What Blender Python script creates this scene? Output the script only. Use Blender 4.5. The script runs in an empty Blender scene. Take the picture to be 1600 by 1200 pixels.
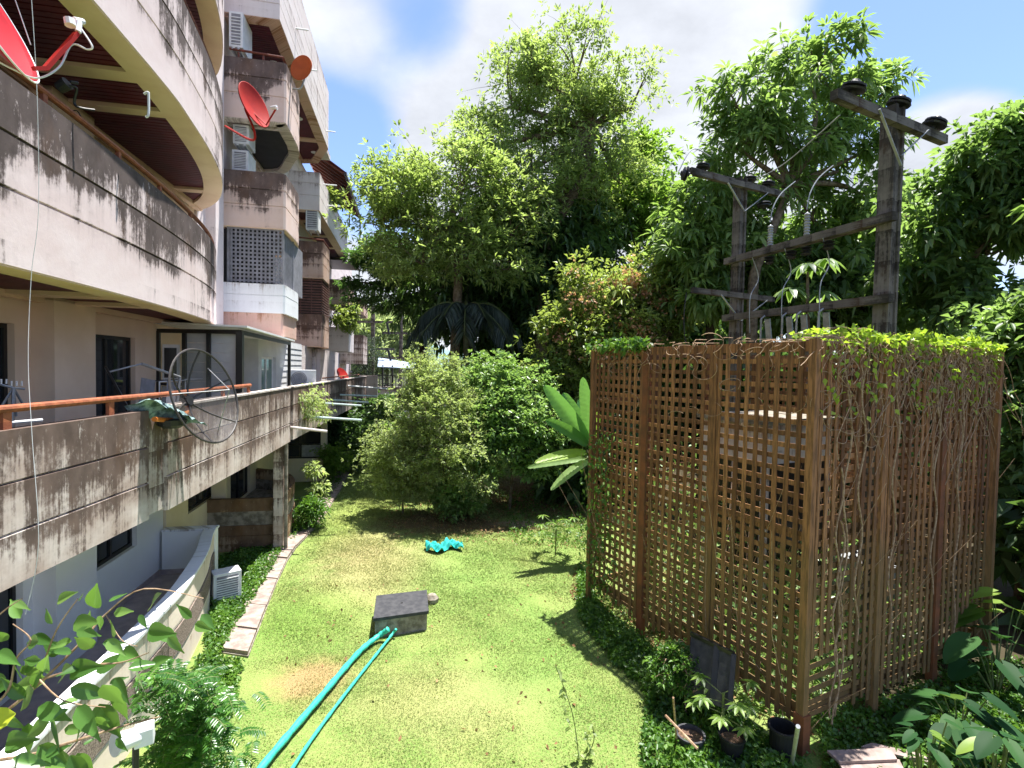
import bpy, math, random
import numpy as np
from mathutils import Vector, Matrix, Euler, Quaternion
R = math.radians
random.seed(7); rng = np.random.default_rng(7)
S = bpy.context.scene
C = S.collection
# ------------------------------------------------------------------ camera, sky, sun, exposure
EYE = Vector((0, 0, 4.8))
cd = bpy.data.cameras.new('camera'); cam = bpy.data.objects.new('camera', cd); C.objects.link(cam)
cam.location = EYE; cam.rotation_euler = (R(90 - 1.75), R(-1.1), 0)
cd.lens = 18; cd.sensor_width = 36; cd.clip_start = 0.05; cd.clip_end = 3000
S.camera = cam
RC = Euler((R(90 - 1.75), R(-1.1), 0)).to_matrix()
S.view_settings.view_transform = 'Standard'; S.view_settings.look = 'None'
S.view_settings.exposure = 2.15; S.view_settings.gamma = 1; S.view_settings.use_curve_mapping = False
S.render.engine = 'CYCLES'
S.cycles.max_bounces = 8; S.cycles.diffuse_bounces = 4; S.cycles.transparent_max_bounces = 16
S.cycles.transmission_bounces = 4
S.cycles.use_denoising = True

SUN = Vector((0.165, 0.17, 1.0)).normalized()
sl = bpy.data.lights.new('sun', 'SUN'); sun = bpy.data.objects.new('sun', sl); C.objects.link(sun)
sl.energy = 3.0; sl.angle = R(0.5); sl.color = (1, .965, .90)
sun.location = (20, 20, 60)
sun.rotation_euler = SUN.to_track_quat('Z', 'Y').to_euler()

def px_dir(px, py):
    return (RC @ Vector(((px - 800) / 800, (600 - py) / 800, -1)))
def P(px, py, Y):
    d = px_dir(px, py); return EYE + d * (Y / d.y)
def G(px, py, z=0.0):
    d = px_dir(px, py); return EYE + d * ((z - EYE.z) / d.z)

W = bpy.data.worlds.new('World'); S.world = W; W.use_nodes = True
def build_world():
    nt = W.node_tree; N = nt.nodes; L = nt.links; N.clear()
    out = N.new('ShaderNodeOutputWorld'); bg = N.new('ShaderNodeBackground'); bg2 = N.new('ShaderNodeBackground')
    mix = N.new('ShaderNodeMixShader')
    sky = N.new('ShaderNodeTexSky'); sky.sky_type = 'NISHITA'; sky.sun_disc = False
    sky.sun_elevation = math.asin(SUN.z); sky.sun_rotation = math.atan2(SUN.x, SUN.y)
    sky.air_density = 1.0; sky.dust_density = .4; sky.ozone_density = 3.0
    tn = N.new('ShaderNodeMix'); tn.data_type = 'RGBA'; tn.blend_type = 'MULTIPLY'; tn.inputs[0].default_value = 1; tn.inputs[7].default_value = (.97, .95, 1.08, 1); L.new(sky.outputs[0], tn.inputs[6]); L.new(tn.outputs[2], bg.inputs[0]); bg.inputs[1].default_value = .058
    bg2.inputs[0].default_value = (.93, .955, 1.0, 1)
    tc = N.new('ShaderNodeTexCoord')
    sep = N.new('ShaderNodeSeparateXYZ'); L.new(tc.outputs['Generated'], sep.inputs[0])
    def math_(op, a, b=None, c=None, clamp=False):
        m = N.new('ShaderNodeMath'); m.operation = op; m.use_clamp = clamp
        for i, v in enumerate((a, b, c)):
            if v is None: continue
            if isinstance(v, (int, float)): m.inputs[i].default_value = v
            else: L.new(v, m.inputs[i])
        return m.outputs[0]
    zc = math_('ADD', math_('MAXIMUM', sep.outputs[2], 0.0), 0.22)
    u = math_('DIVIDE', sep.outputs[0], zc); v = math_('DIVIDE', sep.outputs[1], zc)
    comb = N.new('ShaderNodeCombineXYZ'); L.new(u, comb.inputs[0]); L.new(v, comb.inputs[1])
    n1 = N.new('ShaderNodeTexNoise'); n1.inputs['Scale'].default_value = 1.15; n1.inputs['Detail'].default_value = 9
    n1.inputs['Roughness'].default_value = .52; n1.inputs['Distortion'].default_value = .35
    L.new(comb.outputs[0], n1.inputs['Vector'])
    # broad cloud banks and blue gaps, as directions in the sky
    blobs = [((900, 60), .30, .30), ((1150, 120), .30, .30), ((600, 130), .20, .18), ((1500, 205), .075, .50), ((1440, 260), .10, .3),
             ((560, 420), .12, .2), ((480, 20), .10, .10), ((1000, 330), .4, .12), ((760, 330), .3, .10),
             ((655, 25), .10, -.30), ((540, 195), .10, -.34), ((1490, 70), .17, -.40), ((1330, 20), .10, -.25), ((575, 330), .13, -.22), ((700, 60), .08, -.12),
             ((1590, 330), .10, .2)]
    acc = n1.outputs[0]
    nv = N.new('ShaderNodeVectorMath'); nv.operation = 'NORMALIZE'; L.new(tc.outputs['Generated'], nv.inputs[0])
    for (px, py), rad, amp in blobs:
        d = px_dir(px, py).normalized()
        dd = N.new('ShaderNodeVectorMath'); dd.operation = 'DISTANCE'; L.new(nv.outputs[0], dd.inputs[0]); dd.inputs[1].default_value = d
        q = math_('DIVIDE', dd.outputs['Value'], rad); q = math_('MULTIPLY', q, q)
        g = math_('MULTIPLY', math_('POWER', 2.718, math_('MULTIPLY', q, -1.0)), amp)
        acc = math_('ADD', acc, g)
    mr = N.new('ShaderNodeMapRange'); mr.interpolation_type = 'SMOOTHSTEP'
    mr.inputs[1].default_value = .46; mr.inputs[2].default_value = .74; L.new(acc, mr.inputs[0])
    # cloud brightness varies with a second noise
    n2 = N.new('ShaderNodeTexNoise'); n2.inputs['Scale'].default_value = 2.3; n2.inputs['Detail'].default_value = 7; n2.inputs['Roughness'].default_value = .6
    L.new(comb.outputs[0], n2.inputs['Vector'])
    mb = N.new('ShaderNodeMapRange'); mb.inputs[1].default_value = .32; mb.inputs[2].default_value = .66
    mb.inputs[3].default_value = .18; mb.inputs[4].default_value = .27; L.new(n2.outputs[0], mb.inputs[0])
    L.new(mb.outputs[0], bg2.inputs[1])
    fac = math_('MULTIPLY', mr.outputs[0], .93)
    L.new(fac, mix.inputs[0]); L.new(bg.outputs[0], mix.inputs[1]); L.new(bg2.outputs[0], mix.inputs[2])
    L.new(mix.outputs[0], out.inputs[0])
build_world()

# ------------------------------------------------------------------ object helpers
WM = {}   # world matrix of every object made here
def reg(o, parent, loc=(0, 0, 0), rz=0):
    C.objects.link(o)
    m = Matrix.Translation(Vector(loc)) @ Matrix.Rotation(rz, 4, 'Z')
    if parent is None:
        o.location = loc; o.rotation_euler = (0, 0, rz); WM[o.name] = m
    else:
        o.parent = parent; WM[o.name] = WM[parent.name].copy()
    return o
def tag(o, label=None, cat=None, group=None, kind=None):
    if label: o['label'] = label
    if cat: o['category'] = cat
    if group: o['group'] = group
    if kind: o['kind'] = kind
    return o
def thing(name, label, cat, loc=(0, 0, 0), rz=0, group=None):
    o = bpy.data.objects.new(name, None); o.empty_display_size = .2
    reg(o, None, loc, rz); return tag(o, label, cat, group)
BROT = Matrix.Rotation(math.atan2(.2, 1), 4, 'Z')    # building frame: x = out of the facade, y = along it
def B(n, s, z=0.0): return BROT @ Vector((n, s, z))

class M:
    def __init__(s, frame=None):
        s.v = []; s.f = []; s.uv = []; s.mi = []; s.frame = frame; s.cur = 0
    def face(s, idx, uv=None):
        s.f.append(tuple(idx)); s.uv.append(uv or [(0, 0)] * len(idx)); s.mi.append(s.cur)
    def add(s, verts, faces, uvs=None):
        b = len(s.v); s.v += [tuple(v) for v in verts]
        for k, f in enumerate(faces): s.face([b + i for i in f], uvs[k] if uvs else None)
        return s
    def box(s, a, b, m=None, taper=None):
        x0, y0, z0 = a; x1, y1, z1 = b
        if x0 > x1: x0, x1 = x1, x0
        if y0 > y1: y0, y1 = y1, y0
        if z0 > z1: z0, z1 = z1, z0
        vs = [(x0, y0, z0), (x1, y0, z0), (x1, y1, z0), (x0, y1, z0), (x0, y0, z1), (x1, y0, z1), (x1, y1, z1), (x0, y1, z1)]
        fs = [(0, 3, 2, 1), (4, 5, 6, 7), (0, 1, 5, 4), (1, 2, 6, 5), (2, 3, 7, 6), (3, 0, 4, 7)]
        uvs = []
        for f in fs:
            uvs.append([(vs[i][0] + vs[i][1], z1 - vs[i][2]) for i in f])
        if m is not None: vs = [tuple(m @ Vector(v)) for v in vs]
        return s.add(vs, fs, uvs)
    def bar(s, p, q, w, h=None, up=(0, 0, 1), twist=0):
        p = Vector(p); q = Vector(q); h = h or w; d = (q - p); L = d.length
        if L < 1e-6: return s
        d.normalize(); upv = Vector(up)
        if abs(d.dot(upv)) > .98: upv = Vector((0, 1, 0))
        x = d.cross(upv).normalized(); z = x.cross(d)
        vs = []
        for t in (p, q):
            for a, b in ((-1, -1), (1, -1), (1, 1), (-1, 1)): vs.append(t + x * (a * w / 2) + z * (b * h / 2))
        fs = [(0, 3, 2, 1), (4, 5, 6, 7), (0, 1, 5, 4), (1, 2, 6, 5), (2, 3, 7, 6), (3, 0, 4, 7)]
        uv = [[(0, 0), (w, 0), (w, h), (0, h)]] * 2 + [[(0, 0), (w, 0), (w, L), (0, L)]] * 4
        return s.add(vs, fs, uv)
    def tube(s, pts, r, seg=8, cap=True):
        pts = [Vector(p) for p in pts]; n = len(pts)
        rs = r if isinstance(r, (list, tuple)) else [r] * n
        b = len(s.v); prev = None; L = 0
        Ls = []
        for i, p in enumerate(pts):
            d = (pts[min(i + 1, n - 1)] - pts[max(i - 1, 0)])
            if d.length < 1e-9: d = Vector((0, 0, 1))
            d.normalize()
            if prev is None:
                a = Vector((0, 0, 1)) if abs(d.z) < .9 else Vector((1, 0, 0)); x = d.cross(a).normalized()
            else:
                x = (prev - d * prev.dot(d))
                x = x.normalized() if x.length > 1e-6 else d.orthogonal().normalized()
            prev = x; y = d.cross(x)
            if i: L += (p - pts[i - 1]).length
            Ls.append(L)
            for k in range(seg):
                t = 2 * math.pi * k / seg; s.v.append(tuple(p + (x * math.cos(t) + y * math.sin(t)) * rs[i]))
        for i in range(n - 1):
            for k in range(seg):
                k2 = (k + 1) % seg
                s.face((b + i * seg + k, b + i * seg + k2, b + (i + 1) * seg + k2, b + (i + 1) * seg + k),
                       [(k / seg, Ls[i]), ((k + 1) / seg, Ls[i]), ((k + 1) / seg, Ls[i + 1]), (k / seg, Ls[i + 1])])
        if cap:
            s.face([b + k for k in range(seg)][::-1]); s.face([b + (n - 1) * seg + k for k in range(seg)])
        return s
    def lathe(s, prof, seg=16, m=None):
        b = len(s.v)
        for r_, z in prof:
            for k in range(seg):
                t = 2 * math.pi * k / seg; v = Vector((r_ * math.cos(t), r_ * math.sin(t), z))
                s.v.append(tuple(m @ v if m is not None else v))
        for i in range(len(prof) - 1):
            for k in range(seg):
                k2 = (k + 1) % seg
                s.face((b + i * seg + k, b + i * seg + k2, b + (i + 1) * seg + k2, b + (i + 1) * seg + k))
        return s
    def prism(s, poly, z0, z1):
        n = len(poly); a = sum(poly[i][0] * poly[(i + 1) % n][1] - poly[(i + 1) % n][0] * poly[i][1] for i in range(n))
        if a < 0: poly = poly[::-1]
        vs = [(x, y, z0) for x, y in poly] + [(x, y, z1) for x, y in poly]
        fs = [tuple(range(n))[::-1], tuple(range(n, 2 * n))]; uvs = [[(p[0], p[1]) for p in poly][::-1], [(p[0], p[1]) for p in poly]]
        u = 0
        for i in range(n):
            j = (i + 1) % n; l = math.dist(poly[i], poly[j])
            fs.append((i, j, n + j, n + i)); uvs.append([(u, z1 - z0), (u + l, z1 - z0), (u + l, 0), (u, 0)]); u += l
        return s.add(vs, fs, uvs)
    def sweep(s, path, prof, ztop, closed=True, ends=True):
        """profile [(offset outwards, z)] swept along path [(x, y)]; outwards is to the right of the path"""
        n = len(path); pv = [Vector((a[0], a[1])) for a in path]; b = len(s.v); L = 0; Ls = []
        k = len(prof)
        for i in range(n):
            d0 = (pv[i] - pv[i - 1]).normalized() if i else (pv[1] - pv[0]).normalized()
            d1 = (pv[i + 1] - pv[i]).normalized() if i < n - 1 else d0
            n0 = Vector((d0.y, -d0.x)); n1 = Vector((d1.y, -d1.x)); m = (n0 + n1)
            m = m.normalized(); sc = 1 / max(.35, m.dot(n0))
            if i: L += (pv[i] - pv[i - 1]).length
            Ls.append(L)
            for off, z in prof:
                q = pv[i] + m * off * sc; s.v.append((q.x, q.y, z))
        for i in range(n - 1):
            for j in range(k if closed else k - 1):
                j2 = (j + 1) % k
                s.face((b + i * k + j, b + i * k + j2, b + (i + 1) * k + j2, b + (i + 1) * k + j),
                       [(Ls[i], ztop - prof[j][1]), (Ls[i], ztop - prof[j2][1]), (Ls[i + 1], ztop - prof[j2][1]), (Ls[i + 1], ztop - prof[j][1])])
        if ends and closed:
            s.face([b + j for j in range(k)], [(prof[j][0], ztop - prof[j][1]) for j in range(k)])
            s.face([b + (n - 1) * k + j for j in range(k)][::-1], [(prof[j][0], ztop - prof[j][1]) for j in range(k)][::-1])
        return s
    def build(s, name, mats, parent=None, smooth=False, loc=None, local=False, bevel=0):
        me = bpy.data.meshes.new(name)
        vs = s.v
        if s.frame == 'B': vs = [tuple(BROT @ Vector(v)) for v in vs]
        if not local:
            if parent is not None:
                inv = WM[parent.name].inverted(); vs = [tuple(inv @ Vector(v)) for v in vs]
            else:
                if loc is None and vs:
                    a = np.array(vs); loc = (float((a[:, 0].min() + a[:, 0].max()) / 2), float((a[:, 1].min() + a[:, 1].max()) / 2), float(a[:, 2].min()))
                loc = Vector(loc or (0, 0, 0)); vs = [(v[0] - loc.x, v[1] - loc.y, v[2] - loc.z) for v in vs]
        me.from_pydata(vs, [], s.f)
        ul = me.uv_layers.new(name='UVMap'); flat = [c for f in s.uv for p in f for c in p]
        if len(flat) == len(ul.data) * 2: ul.data.foreach_set('uv', flat)
        for m in (mats if isinstance(mats, (list, tuple)) else [mats]): me.materials.append(m)
        if any(s.mi): me.polygons.foreach_set('material_index', s.mi)
        if smooth: me.polygons.foreach_set('use_smooth', [True] * len(me.polygons))
        me.update()
        o = bpy.data.objects.new(name, me)
        reg(o, parent, (0, 0, 0) if parent is not None or loc is None else loc)
        if bevel:
            bm = o.modifiers.new('edge', 'BEVEL'); bm.width = bevel; bm.segments = 2; bm.limit_method = 'ANGLE'
        return o

def smooth_path(ctrl, step=.35):
    """Catmull-Rom through control points"""
    c = [Vector(p) for p in ctrl]; out = []
    for i in range(len(c) - 1):
        p0 = c[max(i - 1, 0)]; p1 = c[i]; p2 = c[i + 1]; p3 = c[min(i + 2, len(c) - 1)]
        k = max(1, int(math.ceil((p2 - p1).length / step)))
        for j in range(k):
            t = j / k; out.append(.5 * ((2 * p1) + (p2 - p0) * t + (2 * p0 - 5 * p1 + 4 * p2 - p3) * t * t + (3 * p1 - p0 - 3 * p2 + p3) * t ** 3))
    out.append(c[-1]); return out

# ------------------------------------------------------------------ materials
class NT:
    def __init__(s, name):
        s.m = bpy.data.materials.new(name); s.m.use_nodes = True; s.t = s.m.node_tree; s.N = s.t.nodes; s.L = s.t.links
        s.N.clear(); s.out = s.N.new('ShaderNodeOutputMaterial')
    def n(s, typ, **kw):
        x = s.N.new(typ)
        for k, v in kw.items(): setattr(x, k, v)
        return x
    def link(s, a, b): s.L.new(a, b)
    def val(s, sock, v):
        if isinstance(v, (int, float)): sock.default_value = v
        elif isinstance(v, (tuple, list)): sock.default_value = tuple(v) if len(v) == 4 or len(sock.default_value) == 3 else tuple(v) + (1,)
        else: s.link(v, sock)
    def math(s, op, a, b=0, clamp=False):
        x = s.n('ShaderNodeMath', operation=op); x.use_clamp = clamp; s.val(x.inputs[0], a); s.val(x.inputs[1], b); return x.outputs[0]
    def noise(s, vec, scale=5, detail=4, rough=.55, dist=0):
        x = s.n('ShaderNodeTexNoise'); x.inputs['Scale'].default_value = scale; x.inputs['Detail'].default_value = detail
        x.inputs['Roughness'].default_value = rough; x.inputs['Distortion'].default_value = dist
        if vec is not None: s.link(vec, x.inputs['Vector'])
        return x.outputs[0]
    def ramp(s, x, a, b, c=0, d=1, smooth=True):
        m = s.n('ShaderNodeMapRange'); m.interpolation_type = 'SMOOTHSTEP' if smooth else 'LINEAR'
        s.link(x, m.inputs[0])
        for i, v in enumerate((a, b, c, d)): m.inputs[i + 1].default_value = v
        return m.outputs[0]
    def mix(s, fac, a, b, blend='MIX'):
        x = s.n('ShaderNodeMix', data_type='RGBA', blend_type=blend); s.val(x.inputs[0], fac); s.val(x.inputs[6], a); s.val(x.inputs[7], b); return x.outputs[2]
    def pos(s): return s.n('ShaderNodeNewGeometry').outputs['Position']
    def obj(s): return s.n('ShaderNodeTexCoord').outputs['Object']
    def uv(s): return s.n('ShaderNodeTexCoord').outputs['UV']
    def scale(s, vec, sc, off=(0, 0, 0)):
        x = s.n('ShaderNodeMapping'); x.inputs['Scale'].default_value = sc; x.inputs['Location'].default_value = off; s.link(vec, x.inputs[0]); return x.outputs[0]
    def bsdf(s, col, rough=.8, spec=.3, metal=0, bump=None, bstr=.3, bdist=.01, **kw):
        b = s.n('ShaderNodeBsdfPrincipled'); s.val(b.inputs['Base Color'], col); s.val(b.inputs['Roughness'], rough)
        b.inputs['Specular IOR Level'].default_value = spec; b.inputs['Metallic'].default_value = metal
        if bump is not None:
            u = s.n('ShaderNodeBump'); u.inputs['Strength'].default_value = bstr; u.inputs['Distance'].default_value = bdist
            s.link(bump, u.inputs['Height']); s.link(u.outputs[0], b.inputs['Normal'])
        for k, v in kw.items(): s.val(b.inputs[k], v)
        s.link(b.outputs[0], s.out.inputs[0]); return b

def plain(name, c, c2=None, scale=6, rough=.7, spec=.3, metal=0, bump=.15, contrast=(.35, .65), bdist=.006):
    t = NT(name); p = t.obj(); n1 = t.noise(p, scale, 6, .6)
    c2 = c2 or tuple(x * .72 for x in c)
    col = t.mix(t.ramp(n1, *contrast), c2, c)
    t.bsdf(col, rough, spec, metal, t.noise(p, scale * 6, 4), bump, bdist); return t.m

def stained(name, base, base2, dark, amt=.5, band=0.0, top=.35, patch=.5, streak=9.0, low=1.6, brown=(.16, .075, .03)):
    """painted render with run-down streaks; UV: u metres along, v metres below the top"""
    t = NT(name); uv = t.uv(); sep = t.n('ShaderNodeSeparateXYZ'); t.link(uv, sep.inputs[0]); u, v = sep.outputs[0], sep.outputs[1]
    wob = t.noise(t.scale(uv, (2.5, 1.2, 1)), 1, 3)
    uw = t.math('ADD', u, t.math('MULTIPLY', wob, .10))
    def col_noise(fu, fv, off, det=5, ro=.6):
        c = t.n('ShaderNodeCombineXYZ'); t.link(t.math('MULTIPLY', uw, fu), c.inputs[0]); t.link(t.math('MULTIPLY', v, fv), c.inputs[1]); c.inputs[2].default_value = off
        return t.noise(c.outputs[0], 1, det, ro)
    s1 = col_noise(streak * .35, .35, 0, 4); s2 = col_noise(streak * 1.6, .5, 3.3, 5, .65); s3 = col_noise(streak * 5, 1.1, 7.1, 4)
    big = t.noise(t.scale(uv, (.5, .7, 1), (3.1, 7.7, 0)), 1, 3, .5)
    fine = t.noise(t.scale(uv, (16, 12, 1)), 1, 8, .7)
    topb = t.ramp(v, 0, low, top * .45, -top * .35, False)
    fr_ = t.math('FRACT', t.math('DIVIDE', v, .465)); jt = t.ramp(fr_, 0, .55, .06, -.03, False)
    topb = t.math('ADD', topb, jt)
    f = t.math('ADD', t.math('MULTIPLY', s1, .40), t.math('MULTIPLY', s2, .42)); f = t.math('ADD', f, t.math('MULTIPLY', s3, .18))
    f = t.math('ADD', f, t.math('MULTIPLY', t.math('SUBTRACT', big, .5), patch)); f = t.math('ADD', f, topb); f = t.math('ADD', f, t.math('MULTIPLY', t.math('SUBTRACT', fine, .5), .30))
    th = .66 - amt * .28
    dirt = t.math('MULTIPLY', t.ramp(f, th - .035, th + .085), .95)
    film = t.ramp(f, th - .17, th + .04)
    bcol = t.mix(t.ramp(t.noise(t.scale(uv, (1.1, 1.6, 1)), 1, 5, .6), .35, .65), base, base2)
    grime = t.mix(t.ramp(t.noise(t.scale(uv, (4, 2.5, 1), (9, 1, 0)), 1, 4), .3, .7), dark, tuple(x * 1.9 + .01 for x in dark))
    grime = t.mix(t.ramp(t.noise(t.scale(uv, (2.2, .9, 1), (4, 5, 0)), 1, 4), .52, .7, 0, .3), grime, brown)
    col = t.mix(t.math('MULTIPLY', film, .30), bcol, tuple(a * .45 + b * .55 for a, b in zip(base2, dark)))
    col = t.mix(dirt, col, grime)
    # flaked pale spots inside the dirt
    fl = t.ramp(t.noise(t.scale(uv, (9, 4, 1), (1, 8, 0)), 1, 8, .75), .58, .66)
    col = t.mix(t.math('MULTIPLY', t.math('MULTIPLY', fl, dirt), .55), col, base)
    h = t.math('SUBTRACT', t.math('MULTIPLY', fine, .6), t.math('MULTIPLY', dirt, .4))
    t.bsdf(col, .92, .15, 0, h, .45, .008); return t.m

def leafmat(name, c1, c2, c3, trans=.38, rough=.42, spec=.45, tcol=None, vary=2.5):
    """c1..c3 by each leaf's own random value; light passes through the blade"""
    t = NT(name); a = t.n('ShaderNodeAttribute'); a.attribute_name = 'r'; r = a.outputs['Fac']
    cr = t.n('ShaderNodeValToRGB'); e = cr.color_ramp; e.elements[0].position = 0.1; e.elements[0].color = (*c1, 1)
    e.elements[1].position = .9; e.elements[1].color = (*c3, 1); m = e.elements.new(.5); m.color = (*c2, 1)
    t.link(r, cr.inputs[0]); col = cr.outputs[0]
    n = t.noise(t.pos(), vary, 3); col = t.mix(t.ramp(n, .3, .7, 0, .35), col, tuple(x * .6 for x in c2))
    b = t.n('ShaderNodeBsdfPrincipled'); t.link(col, b.inputs['Base Color']); b.inputs['Roughness'].default_value = rough
    b.inputs['Specular IOR Level'].default_value = spec
    tr = t.n('ShaderNodeBsdfTranslucent'); tc = t.mix(.5, col, tcol or tuple(min(1, x * y) for x, y in zip(c3, (1.35, 1.5, .6)))); t.link(tc, tr.inputs[0])
    mx = t.n('ShaderNodeMixShader'); mx.inputs[0].default_value = trans; t.link(b.outputs[0], mx.inputs[1]); t.link(tr.outputs[0], mx.inputs[2])
    t.link(mx.outputs[0], t.out.inputs[0]); return t.m

def glass(name, tint=(.02, .025, .03), rough=.06):
    t = NT(name); t.bsdf(tint, rough, .6, 0, t.noise(t.obj(), 1.3, 2), .05, .02); return t.m

m = {}
m['pinkwhite'] = stained('paint_pink_white', (.72, .615, .60), (.66, .545, .53), (.045, .033, .03), .46, patch=.75, top=.30, streak=4)
m['pinkwhite_low'] = stained('paint_pink_white_streaked', (.72, .615, .605), (.66, .54, .525), (.045, .033, .03), .62, patch=.8, top=.36, streak=5, low=1.5)
m['concrete_heavy'] = stained('paint_grimy_grey', (.68, .60, .55), (.46, .36, .31), (.075, .05, .04), .72, patch=.28, top=.16, streak=7, low=1.6)
m['pink_mold'] = stained('paint_salmon_mouldy', (.74, .58, .52), (.72, .54, .46), (.07, .05, .045), .56, patch=1.3, top=.28, streak=4, low=1.5)
m['brown_mold'] = stained('paint_tan_mouldy', (.58, .43, .36), (.52, .35, .27), (.08, .05, .04), .56, patch=1.1, top=.2, streak=6)
m['white_clean'] = stained('paint_bright_white', (.82, .83, .85), (.78, .79, .82), (.25, .22, .20), .0, patch=.4, top=.15)
m['salmon'] = stained('paint_salmon', (.68, .42, .35), (.66, .46, .38), (.22, .10, .05), .12, patch=.8, top=.0)
m['pale_far'] = stained('paint_pale', (.70, .64, .63), (.66, .58, .565), (.2, .16, .15), .12, patch=.5, top=.2)
m['beige'] = plain('wall_beige', (.80, .63, .50), (.74, .57, .44), 1.3, .85, .15, bump=.1)
m['cream'] = plain('trim_cream', (.80, .60, .46), (.74, .53, .40), 2.2, .8, .2)
m['cream_wall'] = plain('wall_cream', (.76, .65, .46), (.68, .57, .39), 1.2, .85, .15)
m['wallpink'] = stained('wall_pinkish', (.76, .68, .67), (.72, .62, .61), (.22, .18, .17), .12, patch=.5, top=.1, low=6)
m['maroon'] = plain('soffit_maroon', (.12, .014, .024), (.08, .010, .018), 3, .5, .4, bump=.1)
m['darkgrey_soffit'] = plain('soffit_dark', (.035, .035, .04), (.025, .025, .03), 3, .6, .3)
m['rust'] = plain('rail_rust_red', (.36, .12, .055), (.22, .07, .035), 14, .6, .35, bump=.4)
m['railred'] = plain('rail_dark_red', (.20, .05, .03), (.10, .03, .02), 14, .6, .35, bump=.3)
m['blackframe'] = plain('frame_black', (.016, .015, .015), None, 8, .4, .5)
m['glass'] = glass('window_glass')
m['glassgreen'] = glass('glass_green', (.10, .20, .17), .08)
m['whitewall'] = plain('wall_white', (.86, .86, .85), (.82, .82, .81), .9, .8, .2, bump=.08)
m['patio'] = plain('patio_stone', (.52, .43, .41), (.40, .33, .32), 5, .8, .2, bump=.3)
m['ground_beige'] = stained('patio_wall_cream', (.78, .68, .58), (.72, .61, .51), (.26, .19, .14), .10, patch=.5, top=.1)
m['pebble'] = plain('pebble_wash', (.40, .33, .28), (.16, .12, .10), 60, .9, .15, bump=.9, contrast=(.4, .6), bdist=.015)
m['lattice_grey'] = plain('screen_grey', (.26, .26, .29), (.19, .19, .21), 5, .7, .3)
m['louvre_brown'] = plain('louvre_brown', (.17, .085, .07), (.11, .055, .045), 6, .6, .3)
m['white_metal'] = plain('metal_white', (.74, .75, .76), (.64, .65, .66), 5, .45, .4, bump=.05)
m['grey_metal'] = plain('metal_grey', (.38, .39, .40), (.26, .27, .28), 8, .45, .45, metal=.3)
m['siding'] = plain('siding_white', (.60, .61, .62), (.52, .53, .55), 2, .7, .25)
m['green_hose'] = plain('hose_green', (.05, .50, .38), (.03, .36, .27), 18, .45, .4, bump=.3)
m['cloth_teal'] = plain('cloth_teal', (.03, .45, .40), (.02, .30, .28), 14, .7, .25, bump=.3)
m['red_dish'] = plain('dish_red', (.36, .014, .008), (.27, .008, .006), 3, .6, .2, bump=.03)
m['orange_dish'] = plain('dish_orange', (.50, .10, .018), (.40, .07, .012), 3, .5, .35, bump=.03)
m['crimson_dish'] = plain('dish_crimson', (.45, .003, .014), (.36, .002, .01), 3, .5, .25, bump=.03)
m['black'] = plain('black_plastic', (.018, .018, .02), None, 8, .5, .4)
m['dark_mesh'] = plain('mesh_wire', (.05, .045, .045), None, 8, .5, .4)
m['orange_pipe'] = plain('pipe_orange', (.62, .20, .03), (.45, .12, .02), 10, .5, .4)
m['tarp'] = plain('tarp_blue_grey', (.35, .50, .50), (.06, .11, .11), 10, .6, .3, bump=.8, bdist=.02)
m['lid'] = plain('lid_black', (.035, .036, .042), (.06, .06, .065), 9, .7, .3, bump=.3)
m['oldconcrete'] = plain('concrete_old', (.34, .30, .25), (.15, .13, .10), 7, .9, .15, bump=.6, bdist=.012)
m['slabpath'] = plain('drain_slab', (.36, .29, .25), (.22, .17, .15), 6, .9, .15, bump=.5, bdist=.01)
m['pole'] = stained('pole_weathered', (.20, .18, .155), (.12, .105, .09), (.022, .019, .016), .68, patch=.3, top=.1, streak=14)
m['slat'] = None
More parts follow.
